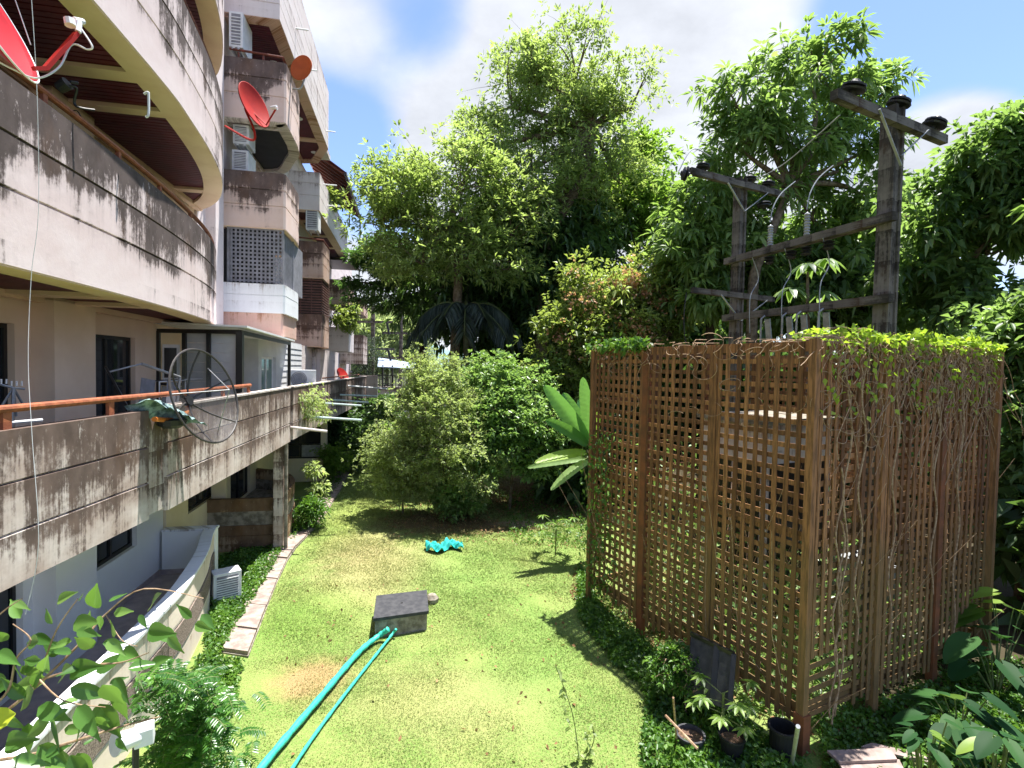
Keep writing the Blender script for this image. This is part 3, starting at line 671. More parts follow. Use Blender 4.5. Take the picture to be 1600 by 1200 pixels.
# wall across the facade at the third bay, window looking up the lawn
for z0_, z1_ in ((-.1, .95), (2.5, 2.8)): mm = M('B'); mm.box((WALL, 22.1, z0_), (-3.3, 22.3, z1_)); bp(mm, 'wall', m['cream_wall'])
f = M('B'); f.box((WALL, 22.12, .95), (-3.5, 22.18, 1.01)); f.box((WALL, 22.12, 1.5), (-3.5, 22.18, 1.55)); f.box((WALL, 22.12, 2.44), (-3.5, 22.18, 2.5)); f.box((-4.35, 22.12, 1.01), (-4.29, 22.18, 2.44)); f.box((-3.56, 22.12, 1.01), (-3.5, 22.18, 2.44))
o = bp(f, 'window', m['blackframe'])
for n0, n1, z0, z1, gl in ((-4.95, -4.36, 1.02, 1.49, 'glass'), (-4.28, -3.57, 1.02, 1.49, 'grey_metal'), (-4.95, -4.36, 1.56, 2.43, 'glass'), (-4.28, -3.57, 1.56, 2.43, 'glass')):
    a = M('B'); a.box((n0, 22.14, z0), (n1, 22.15, z1)); a.build('pane', m[gl], o)
mm = M('B'); mm.box((-3.5, 28.2, -.1), (-3.25, 28.45, 2.8)); bp(mm, 'column', m['brown_mold'])
wall_seg(-4.9, 22.3, 30, -.1, 2.8, m['cream_wall'], ((24, 26, .9, 2.3),)); window(-4.9, 24, 26, .9, 2.3, 2)
# ------------------------------------------------------------------ the trellis enclosure
t = NT('lattice_wood'); oi = t.n('ShaderNodeObjectInfo').outputs['Random']; po_ = t.pos(); sz = t.n('ShaderNodeSeparateXYZ'); t.link(po_, sz.inputs[0])
ob = t.obj(); grain = t.noise(t.scale(po_, (30, 30, 3)), 1, 5, .65)
wcol = t.mix(t.math('POWER', oi, 1.5), (.16, .072, .032), (.41, .20, .085))
wcol = t.mix(t.ramp(grain, .4, .62, 0, .7), wcol, (.075, .04, .022))
alg = t.math('ADD', t.ramp(sz.outputs[2], 4.0, .8, 0, .75), t.math('SUBTRACT', t.noise(po_, 1.4, 4), .62))
wcol = t.mix(t.ramp(alg, .0, .6, 0, .55), wcol, (.17, .125, .052))
t.bsdf(wcol, .8, .25, 0, grain, .4, .004); m['slat'] = t.m
m['slat_rust'] = plain('post_red_brown', (.22, .08, .035), (.13, .06, .03), 4, .75, .25, bump=.3)
TC = Vector((3.77, 6.40, 0)); TU = Vector((-.445, .895, 0)).normalized(); TV = Vector((.895, .445, 0)).normalized()
L1, L2, TH = 4.62, 4.80, 5.22
trel = thing('trellis_enclosure', 'tall square brown wooden lattice enclosure draped with dry creeper at the right of the lawn', 'enclosure', TC + TU * L1 / 2 + TV * L2 / 2)
slat_mesh = {}
def slat_obj(parent, p, q, w, th, normal):
    """one slat from p to q, flat side along normal; alike slats share one mesh"""
    L = round((q - p).length, 2); key = (L, w, th)
    if key not in slat_mesh:
        mm = M(); mm.box((-w / 2, -th / 2, 0), (w / 2, th / 2, L)); me = mm.build('slat', m['slat'], trel, local=True); slat_mesh[key] = me.data
        o = me; o.parent = parent; 
    else:
        o = bpy.data.objects.new('slat', slat_mesh[key]); C.objects.link(o); o.parent = parent
    z = (q - p).normalized(); y = normal.normalized(); x = y.cross(z).normalized(); y = z.cross(x)
    Rm = Matrix((x, y, z)).transposed().to_4x4(); Rm.translation = p - trel.location
    o.matrix_local = Rm
    return o
def lattice(origin, d, L, out, zlo, skip_v=(), cut=None, post_mid=True, bare=False):
    """out: the outer side"""
    fr = M(); a = origin; b_ = origin + d * L
    fr.bar(a + Vector((0, 0, TH - .05)) - out * .03, b_ + Vector((0, 0, TH - .05)) - out * .03, .05, .10)
    panel = fr.build('lattice_panel', m['slat'], trel)
    for z in (.45, 2.7): rl_ = M(); rl_.bar(a + Vector((0, 0, z)) - out * .045, b_ + Vector((0, 0, z)) - out * .045, .04, .08); rl_.build('rail', m['slat'], panel)
    if post_mid:
        for k, mt in ((.335, 'slat'), (.665, 'slat_rust')):
            q = origin + d * (L * k) - out * .02; pm = M(); pm.bar(q, q + Vector((0, 0, TH - .1)), .13, .10, up=out); pm.build('post', m[mt], panel)
    nv = int(L / .158)
    for i in range(nv + 1):
        if i in skip_v: continue
        p = origin + d * (i * L / nv) + out * (.012 + random.uniform(-.004, .004)); zl = zlo + random.uniform(-.05, .05) + (random.random() < .12) * random.uniform(.2, .9)
        if cut: zl = max(zl, cut(i * L / nv))
        tilt = d * random.uniform(-.022, .022)
        slat_obj(panel, p + Vector((0, 0, zl)) - tilt, p + Vector((0, 0, TH - .02)) + tilt, .067 + random.choice((0, 0, .006, -.006)), .014, out)
    nh = int((TH - zlo) / .158)
    for j in range(nh):
        if bare and j % 6: continue
        z = zlo + .1 + j * .158 + random.uniform(-.006, .006)
        p = origin + d * .0 - out * .010
        q = origin + d * L - out * .010
        slat_obj(panel, p + Vector((0, 0, z)), q + Vector((0, 0, z + random.uniform(-.014, .014))), .066, .014, out)
    return panel
nL, nR = -TV, -TU
lattice(TC, TU, L1, nL, .28)
cut = lambda d: 1.15 if .1 < d < .9 else (1.0 if .9 <= d < 1.0 else 0)
lattice(TC, TV, L2, nR, .30, skip_v=(5,), cut=cut, post_mid=True)
lattice(TC + TU * L1, TV, L2, TU, .3, skip_v=set(range(31)), bare=True)
lattice(TC + TV * L2, TU, L1, TV, .3)
for q, mt in ((TC + nL * .03 + nR * .03, 'slat'), (TC + TU * L1 + nL * .03, 'slat'), (TC + TV * L2 + nR * .03, 'slat'), (TC + TU * L1 + TV * L2, 'slat')):
    pm = M(); pm.bar(q, q + Vector((0, 0, TH + .02)), .10, .10, up=TU); pm.build('corner_post', m[mt], trel)
pm = M(); pm.bar(TC + nR * .035 + nL * .03 + Vector((0, 0, 0)), TC + nR * .035 + nL * .03 + Vector((0, 0, .5)), .14, .14, up=TU); pm.build('post_base', m['slat_rust'], trel)

# ------------------------------------------------------------------ power structure inside the trellis
A0 = P(1148, 570, 11.0); A0.z = 0; B0 = P(1379, 570, 7.9); B0.z = 0
AZ, BZ = 8.92, 8.86
pw = thing('power_pole', 'weathered square concrete power pole with crossarm, nearer of the pair over the trellis', 'power pole', B0)
pa = thing('power_pole', 'weathered concrete power pole with twin crossarms, farther and left of the pair over the trellis', 'power pole', A0)
def insul(parent, c, tilt=(0, 0), s=1.0):
    mt = Matrix.Translation(c) @ Euler((tilt[0], tilt[1], 0)).to_matrix().to_4x4() @ Matrix.Scale(s, 4)
    mm = M(); mm.lathe([(0, 0), (.05, 0), (.05, .05), (.16, .055), (.17, .08), (.10, .10), (.15, .115), (.15, .14), (.07, .17), (.05, .20), (0, .20)], 14, mt); mm.build('insulator', m['black'], parent, smooth=False)
def brace(parent, p, q, mt='grey_metal', w=.035): mm = M(); mm.bar(p, q, w, .012); mm.build('brace', m[mt], parent)
mm = M(); 
for sgn in (-1, 1): mm.box((-.125 if sgn < 0 else .065, -.11, 0), (-.065 if sgn < 0 else .125, .11, BZ))
mm.box((-.065, -.08, 0), (.065, .08, BZ - .02)); 
rotv = Matrix.Translation(B0) @ Matrix.Rotation(math.atan2(TV.y, TV.x), 4, 'Z'); mm.v = [tuple(rotv @ Vector(v)) for v in mm.v]; mm.build('shaft', m['pole'], pw)
mm = M(); c = Vector((0, 0, 8.55)); mm.bar(B0 + c - TV * 1.72 - TU * .17, B0 + c + TV * 1.12 - TU * .17, .11, .13); arm = mm.build('crossarm', m['pole'], pw)
brace(pw, B0 + Vector((0, 0, 7.95)) - TU * .14, B0 + c - TV * .8 - TU * .24); brace(pw, B0 + Vector((0, 0, 8.1)) - TU * .14, B0 + c + TV * .5 - TU * .24)
for d, zz, tl in ((-1.35, 8.63, (.25, .2)), (.08, 8.86, (.2, .3)), (.75, 8.63, (.15, .35))): insul(pw, B0 + TV * d - TU * .17 * (d != .08) + Vector((0, 0, zz)), tl)
mm = M(); mm.box((-.10, -.095, 0), (-.045, .095, AZ)); mm.box((.045, -.095, 0), (.10, .095, AZ)); mm.box((-.045, -.065, 0), (.045, .065, AZ - .02))
rotv = Matrix.Translation(A0) @ Matrix.Rotation(math.atan2(TV.y, TV.x), 4, 'Z'); mm.v = [tuple(rotv @ Vector(v)) for v in mm.v]; mm.build('shaft', m['pole'], pa)
for off, z, l0, l1 in ((-.15, 8.72, 1.5, 1.15), (.15, 8.90, 1.3, 1.35), (-.15, 6.42, 1.45, .95)):
    mm = M(); mm.bar(A0 + Vector((0, 0, z)) - TV * l0 + TU * off, A0 + Vector((0, 0, z)) + TV * l1 + TU * off, .09, .11); mm.build('crossarm', m['pole'], pa)
for sg in (-1, 1):
    brace(pa, A0 + Vector((0, 0, 8.2)) - TU * .12, A0 + Vector((0, 0, 8.66)) + TV * sg * .6 - TU * .2)
    brace(pa, A0 + Vector((0, 0, 5.9)) - TU * .12, A0 + Vector((0, 0, 6.38)) + TV * sg * .7 - TU * .2)
for d, off, z, tl in ((-1.62, -.15, 8.66, (0, -1.4)), (-.95, .15, 8.96, (0, .1)), (.45, .15, 8.96, (.1, 0)), (1.05, .15, 8.96, (.1, .1)), (.55, -.15, 8.5, (3.1, 0))): insul(pa, A0 + TV * d + TU * off + Vector((0, 0, z)), tl, .85)
# the two beams between the poles carry switchgear
AB = (A0 - B0); ABn = AB.normalized()
for z, lab, nm in ((7.16, 'upper concrete beam between the two power poles carrying fuse cutouts', 0), (5.95, 'lower concrete beam just above the trellis top between the two power poles', 1)):
    bt = thing('pole_beam', lab, 'beam', B0 + AB * .5 + Vector((0, 0, z)))
    mm = M(); off = -TV * .18
    mm.bar(B0 + off + Vector((0, 0, z)) + ABn * -.2, A0 + off + Vector((0, 0, z + .02)) + ABn * .2, .11, .13); mm.bar(B0 + off * .2 + Vector((0, 0, z)) + ABn * .2, A0 + off * .2 + Vector((0, 0, z + .02)) - ABn * .15, .06, .10); mm.build('beam', m['pole'], bt)
    for k, f_ in enumerate((.28, .42, .52, .68)):
        q = B0 + AB * f_ + off + Vector((0, 0, z))
        if nm == 0:
            mm = M(); mm.lathe([(0, 0), (.06, 0), (.09, .03), (.05, .05), (.10, .08), (.05, .10), (.10, .13), (.05, .15), (0, .16)], 12, Matrix.Translation(q - Vector((0, 0, .26)))); mm.build('insulator', m['black'], bt)
            if k in (1, 3):
                mm = M(); mm.lathe([(0, 0)] + [(.055 if i % 2 else .035, .02 + i * .025) for i in range(16)] + [(0, .44)], 10, Matrix.Translation(q + Vector((0, 0, .06)))); mm.build('fuse_cutout', m['grey_metal'], bt)
        else:
            mm = M(); e = q - Vector((0, 0, .1)); mm.bar(e, e + Vector((.10, .1, -.42)), .09, .07); mm.tube([e + Vector((0, 0, .1)), e + Vector((-.12, 0, .0)), e + Vector((-.1, .05, -.45))], .018, 6); mm.build('fuse_cutout', m['grey_metal'], bt)
def wire(pts, r, lab, mat_=None, grp=None):
    mm = M(); mm.tube(smooth_path3(pts), r, 5); o = mm.build('wire', mat_ or m['grey_metal']); tag(o, lab, 'wire', grp); return o
def smooth_path3(pts, n=8):
    c = [Vector(p) for p in pts]; out = []
    for i in range(len(c) - 1):
        p0 = c[max(i - 1, 0)]; p1 = c[i]; p2 = c[i + 1]; p3 = c[min(i + 2, len(c) - 1)]
        for j in range(n):
            t_ = j / n; out.append(.5 * ((2 * p1) + (p2 - p0) * t_ + (2 * p0 - 5 * p1 + 4 * p2 - p3) * t_ * t_ + (3 * p1 - p0 - 3 * p2 + p3) * t_ ** 3))
    out.append(c[-1]); return out
zv = lambda z: Vector((0, 0, z))
wire([A0 - TV * 1.75 + zv(8.75), A0 - TV * 1.4 + zv(9.25), A0 - TV * .9 + zv(9.2)], .012, 'thin wire looping over the left insulators of the farther pole')
wire([A0 + TV * .5 + zv(9.0), A0 * .5 + B0 * .5 + zv(8.55) - TV * .5, B0 - TV * 1.3 + zv(8.45)], .010, 'thin slack wire strung between the insulators of the two poles')
for f_, lab in ((.42, 'drooping lead wire rising from the nearer cutout on the upper beam'), (.68, 'drooping lead wire rising from the farther cutout on the upper beam')):
    q = B0 + AB * f_; wire([q + zv(7.7) - TV * .2, q + zv(8.0) - TV * .12, q + zv(8.3) + TV * .1, q + zv(8.6) + TV * .5], .010, lab)
for f_, lab in ((.3, 'nearest thin down wire between the two pole beams'), (.55, 'middle thin down wire between the two pole beams'), (.8, 'farthest thin down wire between the two pole beams')):
    q = B0 + AB * f_ - TV * .25; wire([q + zv(7.1), q + zv(6.7) + TV * .2, q + zv(6.3) - TV * .02, q + zv(5.6)], .009, lab)
wire([A0 - TV * 1.45 + zv(6.4), A0 - TV * 1.5 + zv(5.9), A0 - TV * 1.42 + zv(5.35), A0 - TV * 1.1 + zv(4.9)], .012, 'black cable hanging from the low left crossarm behind the trellis', m['black'])

# transformer kiosk behind the lattice
kc = TC + TU * 2.6 + TV * 2.6
kiosk = thing('electrical_cabinet', 'pale electrical cabinet with dark louvred doors seen through the holes of the lattice', 'cabinet', kc)
mm = M(); kb = Matrix.Translation(kc) @ Matrix.Rotation(math.atan2(TV.y, TV.x), 4, 'Z')
mm.box((-.9, -.7, 0), (.9, .7, 3.9), kb); mm.build('body', m['pale_far'], kiosk)
mm = M(); mm.box((-1.0, -.8, 3.9), (1.0, .8, 4.0), kb); mm.build('roof', m['oldconcrete'], kiosk)
for x0 in (-.8, .02):
    mm = M(); mm.box((x0, -.725, .5), (x0 + .76, -.702, 3.2), kb); mm.box((-.925, -.6 + (x0 + .8) * .75, .5), (-.902, -.05 + (x0 + .8) * .75, 3.2), kb); d_ = mm.build('door', m['blackframe'], kiosk)
tank = thing('transformer', 'grey finned oil transformer standing inside the lattice enclosure', 'transformer', TC + TU * 1.2 + TV * 3.4)
tm = Matrix.Translation(TC + TU * 1.2 + TV * 3.4) @ Matrix.Rotation(.4, 4, 'Z')
mm = M(); mm.box((-.4, -.3, .5), (.4, .3, 1.6), tm); mm.build('tank', m['grey_metal'], tank)
mm = M(); 
for k in range(8): mm.box((-.38 + k * .1, -.42, .6), (-.35 + k * .1, -.301, 1.5), tm)
mm.build('cooling_fins', m['grey_metal'], tank)
mm = M(); mm.box((-.5, -.4, 0), (.5, .4, .499), tm); mm.build('plinth', m['oldconcrete'], tank)
for k in range(3): mm = M(); mm.lathe([(0, 0), (.06, 0), (.04, .06), (.07, .1), (.04, .14), (.06, .18), (.02, .25), (0, .25)], 10, tm @ Matrix.Translation((-.25 + k * .25, 0, 1.601))); mm.build('bushing', m['black'], tank)

# ------------------------------------------------------------------ lawn furniture: chamber, hoses, drain path
def quadbox(mm, pts, z0, z1): mm.prism([(p[0], p[1]) for p in pts], z0, z1)
ch = thing('inspection_chamber', 'low concrete inspection box with a black lid in the middle of the lawn', 'manhole', G(626, 962))
cor = [G(588, 931, .34), G(667, 922, .34), G(670, 955, .34), G(583, 967, .34)]
cc = sum(cor, Vector()) / 4
mm = M(); quadbox(mm, [cc + (p - cc) * .94 for p in cor], -.05, .285); mm.build('box', m['oldconcrete'], ch)
mm = M(); quadbox(mm, cor, .287, .35); lo_ = mm.build('lid', m['lid'], ch, bevel=.008)
mm = M(); mm.lathe([(0, 0), (.022, 0), (.022, .004), (0, .004)], 12, Matrix.Translation((cc.x, cc.y, .351))); mm.build('lifting_hole', m['black'], lo_)
mm = M(); q = G(675, 940); st = thing('stone', 'pale broken stone lying against the right side of the black lidded box', 'stone', q)
mm.lathe([(0, 0), (.13, 0), (.14, .08), (.08, .15), (0, .16)], 7, Matrix.Translation(q)); mm.build('body', m['oldconcrete'], st)
def hose(name, lab, pts, r, mt='green_hose', cat='hose'):
    mm = M(); pp = smooth_path3(pts, 10)
    rs = [r * (1 + .12 * math.sin(i * 1.9) + random.uniform(-.05, .05)) for i in range(len(pp))]
    mm.tube(pp, rs, 12); o = mm.build(name, m[mt], smooth=True); tag(o, lab, cat); return o
def gp(px, py, z): q = G(px, py, z); return q
hose('mesh_wrapped_pipe', 'thick turquoise green wrapped pipe running from the black lidded box towards the viewer', [gp(607, 983, .20), gp(590, 995, .08), gp(560, 1020, .06), gp(500, 1090, .065), gp(420, 1185, .06), gp(330, 1300, .06)], .045, cat='pipe')
hose('garden_hose', 'thin turquoise green pipe lying to the right of the thick one on the lawn', [gp(619, 983, .14), gp(612, 992, .05), gp(590, 1020, .035), gp(535, 1090, .04), gp(480, 1165, .035), gp(420, 1260, .035)], .023)
# crumpled teal cloth
q = G(694, 858); mm = M(); cl = []
N_ = 26
for i in range(N_):
    for j in range(12):
        u_, v_ = i / (N_ - 1) - .5, j / 11 - .5
        x = u_ * .95; y = v_ * .30 + .12 * math.sin(u_ * 9); z = .05 + .07 * math.sin(u_ * 23 + v_ * 5) + .05 * math.sin(v_ * 17 + u_ * 11) + .09 * (1 - (2 * v_) ** 2) * (1 + .5 * math.sin(u_ * 14))
        a = .28; cl.append((q.x + x * math.cos(a) - y * math.sin(a), q.y + x * math.sin(a) + y * math.cos(a), max(.005, z)))
mm.add(cl, [(i * 12 + j, (i + 1) * 12 + j, (i + 1) * 12 + j + 1, i * 12 + j + 1) for i in range(N_ - 1) for j in range(11)])
o = mm.build('crumpled_netting', m['cloth_teal'], smooth=True); tag(o, 'crumpled teal netting dropped on the grass behind the black lidded box', 'netting')
# drain path
dp = [((345, 1020), (388, 1026)), ((362, 985), (402, 990)), ((382, 948), (417, 951)), ((402, 905), (434, 908)), ((418, 873), (449, 876)), ((437, 852), (463, 855)), ((457, 836), (480, 838)), ((476, 818), (497, 820)), ((490, 800), (510, 802)), ((502, 784), (520, 786)), ((512, 768), (530, 770)), ((520, 752), (538, 754)), ((528, 738), (545, 740))]
path = None
mm = M(); mm.prism([tuple(G(*a)[:2]) for a, b_ in dp] + [tuple(G(*b_)[:2]) for a, b_ in dp[::-1]], -.08, .012); path = mm.build('path', m['oldconcrete']); tag(path, 'narrow strip of concrete drain slabs between the flats and the lawn', kind='structure')
for k in range(len(dp) - 1):
    a0, b0 = G(*dp[k][0]), G(*dp[k][1]); a1, b1 = G(*dp[k + 1][0]), G(*dp[k + 1][1]); c_ = (a0 + a1 + b0 + b1) / 4
    pts = [c_ + (p - c_) * random.uniform(.93, .965) for p in (a0, b0, b1, a1)]
    mm = M(); quadbox(mm, pts, .014, .07 + random.uniform(-.015, .02)); mm.build('slab', m['slabpath'], path)

# ------------------------------------------------------------------ air conditioners and dishes on the flats
def aircon(lab, c, yaw, w=.8, h=.55, d=.3, face='louvre', grp=None, z_off=0):
    """c: centre of the bottom; the grille looks along +y of its own frame turned by yaw"""
    r_ = thing('air_conditioner', lab, 'air conditioner', c, 0, grp)
    mt = Matrix.Translation(c) @ Matrix.Rotation(yaw, 4, 'Z')
    mm = M(); mm.box((-w / 2, -d / 2, .04), (w / 2, d / 2, h), mt); mm.box((-w / 2 + .08, -d / 2, 0), (-w / 2 + .14, d / 2, .04), mt); mm.box((w / 2 - .14, -d / 2, 0), (w / 2 - .08, d / 2, .04), mt); mm.build('casing', m['white_metal'], r_, bevel=.012)
    f_ = -d / 2 - .004
    if face == 'fan':
        mm = M(); mm.lathe([(0, 0), (h * .40, 0), (h * .40, .01), (0, .012)], 24, mt @ Matrix.Translation((-w * .14, -d / 2 - .002, h * .52)) @ Matrix.Rotation(math.pi / 2, 4, 'X')); fg = mm.build('fan_grille', m['lattice_grey'], r_)
        for k in range(4):
            a = M(); rr = h * (.1 + .08 * k); pts = [mt @ Vector((-w * .14 + rr * math.cos(t_), -d / 2 - .018, h * .52 + rr * math.sin(t_))) for t_ in np.linspace(0, 2 * math.pi, 25)]; a.tube(pts, .004, 4); a.build('guard_ring', m['white_metal'], fg)
    else:
        mm = M(); mm.box((-w / 2 + .06, -d / 2 - .006, .10), (w / 2 - .06, -d / 2 + .001, h - .06), mt); g_ = mm.build('grille', m['lattice_grey'], r_)
        a = M()
        for k in range(9): a.box((-w / 2 + .05, -d / 2 - .02, .12 + k * (h - .2) / 9), (w / 2 - .05, -d / 2 - .007, .12 + k * (h - .2) / 9 + .018), mt)
        a.build('fins', m['white_metal'], g_)
    mm = M(); mm.bar(mt @ Vector((-w / 2 + .1, -d / 2 - .05, -.02)), mt @ Vector((-w / 2 + .1, d / 2 + .1, -.02)), .04, .03); mm.bar(mt @ Vector((w / 2 - .1, -d / 2 - .05, -.02)), mt @ Vector((w / 2 - .1, d / 2 + .1, -.02)), .04, .03); mm.build('bracket', m['grey_metal'], r_)
    return r_
yb = math.atan2(.2, 1)
aircon('white air conditioner high under the top floor soffit above the small red rail', B(-4.55, 15.2, 13.0), yb, .34, .95, .8)
aircon('upper of two white air conditioners stacked in the dark balcony opening', B(-4.5, 15.35, 10.62), yb, .4, .55, .6)
aircon('lower of two white air conditioners stacked in the dark balcony opening', B(-4.5, 15.35, 9.9), yb, .4, .58, .7)
aircon('small white air conditioner under the angular balcony of the third bay', B(-4.05, 23.0, 10.35), yb, .5, 1.0, .6)
aircon('white air conditioner with a round fan standing on the first floor parapet ledge', B(-3.45, 17.7, 4.0), yb + .45, .85, .62, .3, 'fan')
aircon('white air conditioner on brackets at the end of the patio wall over the grass', P(353, 938, 10.2), yb + .5, .5, .62, .32)
for o in list(C.objects):
    pass
def dish(lab, c, aim, r, mt, depth=.18, feed=True, mount=None, arm_up=None, cat='satellite dish', sc=(1, 1)):
    """c: centre of the bowl's back; aim: the way it looks; mount: wall point the bent pipe starts from"""
    r_ = thing('satellite_dish', lab, cat, c); aim = Vector(aim).normalized(); q = aim.to_track_quat('Z', 'Y').to_matrix().to_4x4(); mt_ = Matrix.Translation(c) @ q @ Matrix.Diagonal((sc[0], sc[1], 1, 1))
    prof = [(r * k / 10, depth * r * 1.2 * (k / 10) ** 2) for k in range(11)]
    prof2 = prof + [(r + .012, depth * r * 1.2 + .004), (r + .012, depth * r * 1.2 - .02)] + [(x - .002, z - .014) for x, z in prof[::-1]]
    mm = M(); mm.lathe(prof2, 36, mt_); mm.build('bowl', m[mt], r_, smooth=True)
    if feed:
        up = mt_.to_3x3() @ Vector((0, -1, 0)) if arm_up is None else Vector(arm_up)
        e0 = c + up.normalized() * r * .98 + aim * depth * r; e1 = c + aim * r * 1.15 + up.normalized() * r * .45
        mm = M(); mm.tube([c + up.normalized() * r * .3 - aim * .03, e0, e1], .018, 6); mm.build('feed_arm', m[mt], r_)
        mm = M(); mm.tube([e1, e1 - aim * .12 - up.normalized() * .03], [.045, .035], 10); mm.build('feed_horn', m['white_metal'], r_)
    if mount is not None:
        mm = M(); mm.tube(smooth_path3([c - aim * .02, c - aim * .14, *mount], 5), .024, 8); mm.build('mount_pipe', m[mt] if mt != 'orange_dish' else m['grey_metal'], r_)
    return r_
c = P(392, 166, 10.8); w_ = P(352, 197, 12.9)
dish('bright red satellite dish on a bent arm in front of the second bay', c, (.94, -.19, .26), .43, 'red_dish', mount=[c + Vector((.02, .1, -.45)), c + Vector((-.2, .4, -.52)), w_], arm_up=(.45, .25, -.8))
c = P(473, 108, 14.4); dish('orange satellite dish on a curved pipe against the sky', c, (-.25, -.9, .05), .33, 'orange_dish', feed=False, mount=[P(474, 128, 14.5), P(468, 139, 14.5), P(449, 137, 14.6)])
c = P(534, 587, 27.5); dish('small red satellite dish far along the first floor parapet', c, (.80, -.25, .5), .42, 'red_dish', mount=[P(536, 597, 27.6)], arm_up=(.9, -.2, -.1))
c = P(-22, 22, 3.0); ab = Vector((.52, .30, .80)).normalized()
r_ = thing('satellite_dish', 'large crimson satellite dish with white rim cut off at the upper left edge', 'satellite dish', c)
rim = P(38, 108, 3.05)
mt_ = Matrix.Translation(c + Vector((-.05, 0, -.02))) @ Vector((.86, .30, .42)).to_track_quat('Z', 'Y').to_matrix().to_4x4()
prof = [(.345 * k / 10, .08 * (k / 10) ** 2) for k in range(11)]
mm = M(); mm.lathe(prof + [(x - .001, z - .012) for x, z in prof[::-1]], 40, mt_); bw = mm.build('bowl', m['crimson_dish'], r_, smooth=True)
pts = [mt_ @ Vector((.348 * math.cos(a), .348 * math.sin(a), .078)) for a in np.linspace(0, 2 * math.pi, 41)]; mm = M(); mm.tube(pts, .006, 6); mm.build('rim', m['white_metal'], bw)
e = P(118, 48, 3.35); mm = M(); mm.bar(P(52, 107, 3.06), P(72, 107, 3.12), .03, .02); mm.bar(P(70, 108, 3.12), P(120, 52, 3.3), .035, .022); mm.build('feed_arm', m['red_dish'], r_)
mm = M(); mm.tube([P(122, 50, 3.3), P(124, 34, 3.32)], .016, 8); mm.tube([P(108, 30, 3.26), P(110, 40, 3.26)], .03, 10); mm.tube([P(116, 31, 3.3), P(130, 34, 3.36)], .018, 8); mm.build('feed_horn', m['white_metal'], r_)
cab = M(); cab.tube(smooth_path3([P(127, 45, 3.32), P(144, 72, 3.34), P(136, 77, 3.34), P(112, 70, 3.3), P(92, 105, 3.2), P(58, 122, 3.1), P(20, 108, 3.05), P(-10, 92, 3.0)]), .006, 6); cab.build('cable', m['white_metal'], r_)
cab = M(); cab.tube([P(22, -5, 3.05), P(48, 70, 3.05)], .003, 5); cab.build('stay_wire', m['grey_metal'], r_)
# big mesh dish on the parapet
hub = P(294, 626, 7.15)
big = thing('satellite_dish', 'big black wire mesh satellite dish leaning out from the first floor parapet', 'satellite dish', hub)
ax = Vector((.93, -.06, .26)).normalized(); qm = ax.to_track_quat('Z', 'Y').to_matrix().to_4x4()
def mp(rr, a, k=1.0): 
    x, y = rr * math.cos(a), rr * math.sin(a); return hub + (qm @ Vector((x, y, 0))) + ax * (.27 * (rr / .66) ** 2)
RR = .67
mm = M(); mm.tube([mp(RR, a) for a in np.linspace(0, 2 * math.pi, 49)], .015, 6); mm.build('rim', m['dark_mesh'], big)
for k in range(6):
    a = k * math.pi / 3 + .35; mm = M(); mm.tube([mp(RR * x, a) for x in (.03, .25, .5, .75, 1)], .012, 6); mm.build('rib', m['dark_mesh'], big)
t = NT('mesh_screen'); uvn = t.uv(); br = t.n('ShaderNodeBsdfPrincipled'); br.inputs['Base Color'].default_value = (.06, .055, .055, 1); trn = t.n('ShaderNodeBsdfTransparent')
mxs = t.n('ShaderNodeMixShader'); mxs.inputs[0].default_value = .42; t.link(trn.outputs[0], mxs.inputs[1]); t.link(br.outputs[0], mxs.inputs[2]); t.link(mxs.outputs[0], t.out.inputs[0]); m['mesh_screen'] = t.m
for k in range(6):
    a0 = k * math.pi / 3 + .35; mm = M(); g = []
    for i in range(7):
        for j in range(7): g.append(mp(RR * (.04 + .955 * i / 6), a0 + .02 + (math.pi / 3 - .04) * j / 6))
    mm.add(g, [(i * 7 + j, (i + 1) * 7 + j, (i + 1) * 7 + j + 1, i * 7 + j + 1) for i in range(6) for j in range(6)]); mm.build('mesh_petal', m['mesh_screen'], big)
mm = M(); mm.tube([hub - ax * .05, hub + ax * .03], .07, 10); mm.build('hub', m['black'], big)
for k in range(3): mm = M(); a = k * 2.1 + .9; mm.tube([mp(RR * .8, a), hub + ax * .62], .006, 5); mm.build('feed_strut', m['grey_metal'], big)
mm = M(); mm.tube(smooth_path3([hub - ax * .05, hub + Vector((-.0, 0, -.12)), P(286, 650, 7.0), P(270, 656, 6.8), P(241, 655, 6.33)], 6), .032, 8); mm.build('support_pipe', m['orange_pipe'], big)
# tarp bag on the parapet
q0 = P(236, 634, 7.95); mm = M(); cl = []
for i in range(14):
    for j in range(9):
        u_, v_ = i / 13, j / 8 - .5
        base = Vector(P(228 + 68 * u_, 630 + 30 * u_, 6.3 + .65 * u_)); 
        wv = .16 * math.sin(math.pi * min(1, u_ * .9 + .15)); z = base.z + wv * (1 - (2 * v_) ** 2) * .6 + .02 * math.sin(u_ * 31 + v_ * 9) - abs(v_) * .1
        cl.append((base.x + v_ * .35, base.y + v_ * .25, z))
mm.add(cl, [(i * 9 + j, (i + 1) * 9 + j, (i + 1) * 9 + j + 1, i * 9 + j + 1) for i in range(13) for j in range(8)])
o = mm.build('plastic_sheet', m['tarp'], smooth=True); tag(o, 'crumpled grey green plastic sheet draped over the first floor parapet', 'plastic sheet')
mm = M(); c_ = P(268, 658, 6.72); mm.lathe([(0, -.10), (.10, -.09), (.16, -.05), (.18, .02), (.0, .03)], 12, Matrix.Translation(c_)); o = mm.build('hanging_basket', m['black']); tag(o, 'round black basket slung below the plastic sheet on the parapet', 'basket')

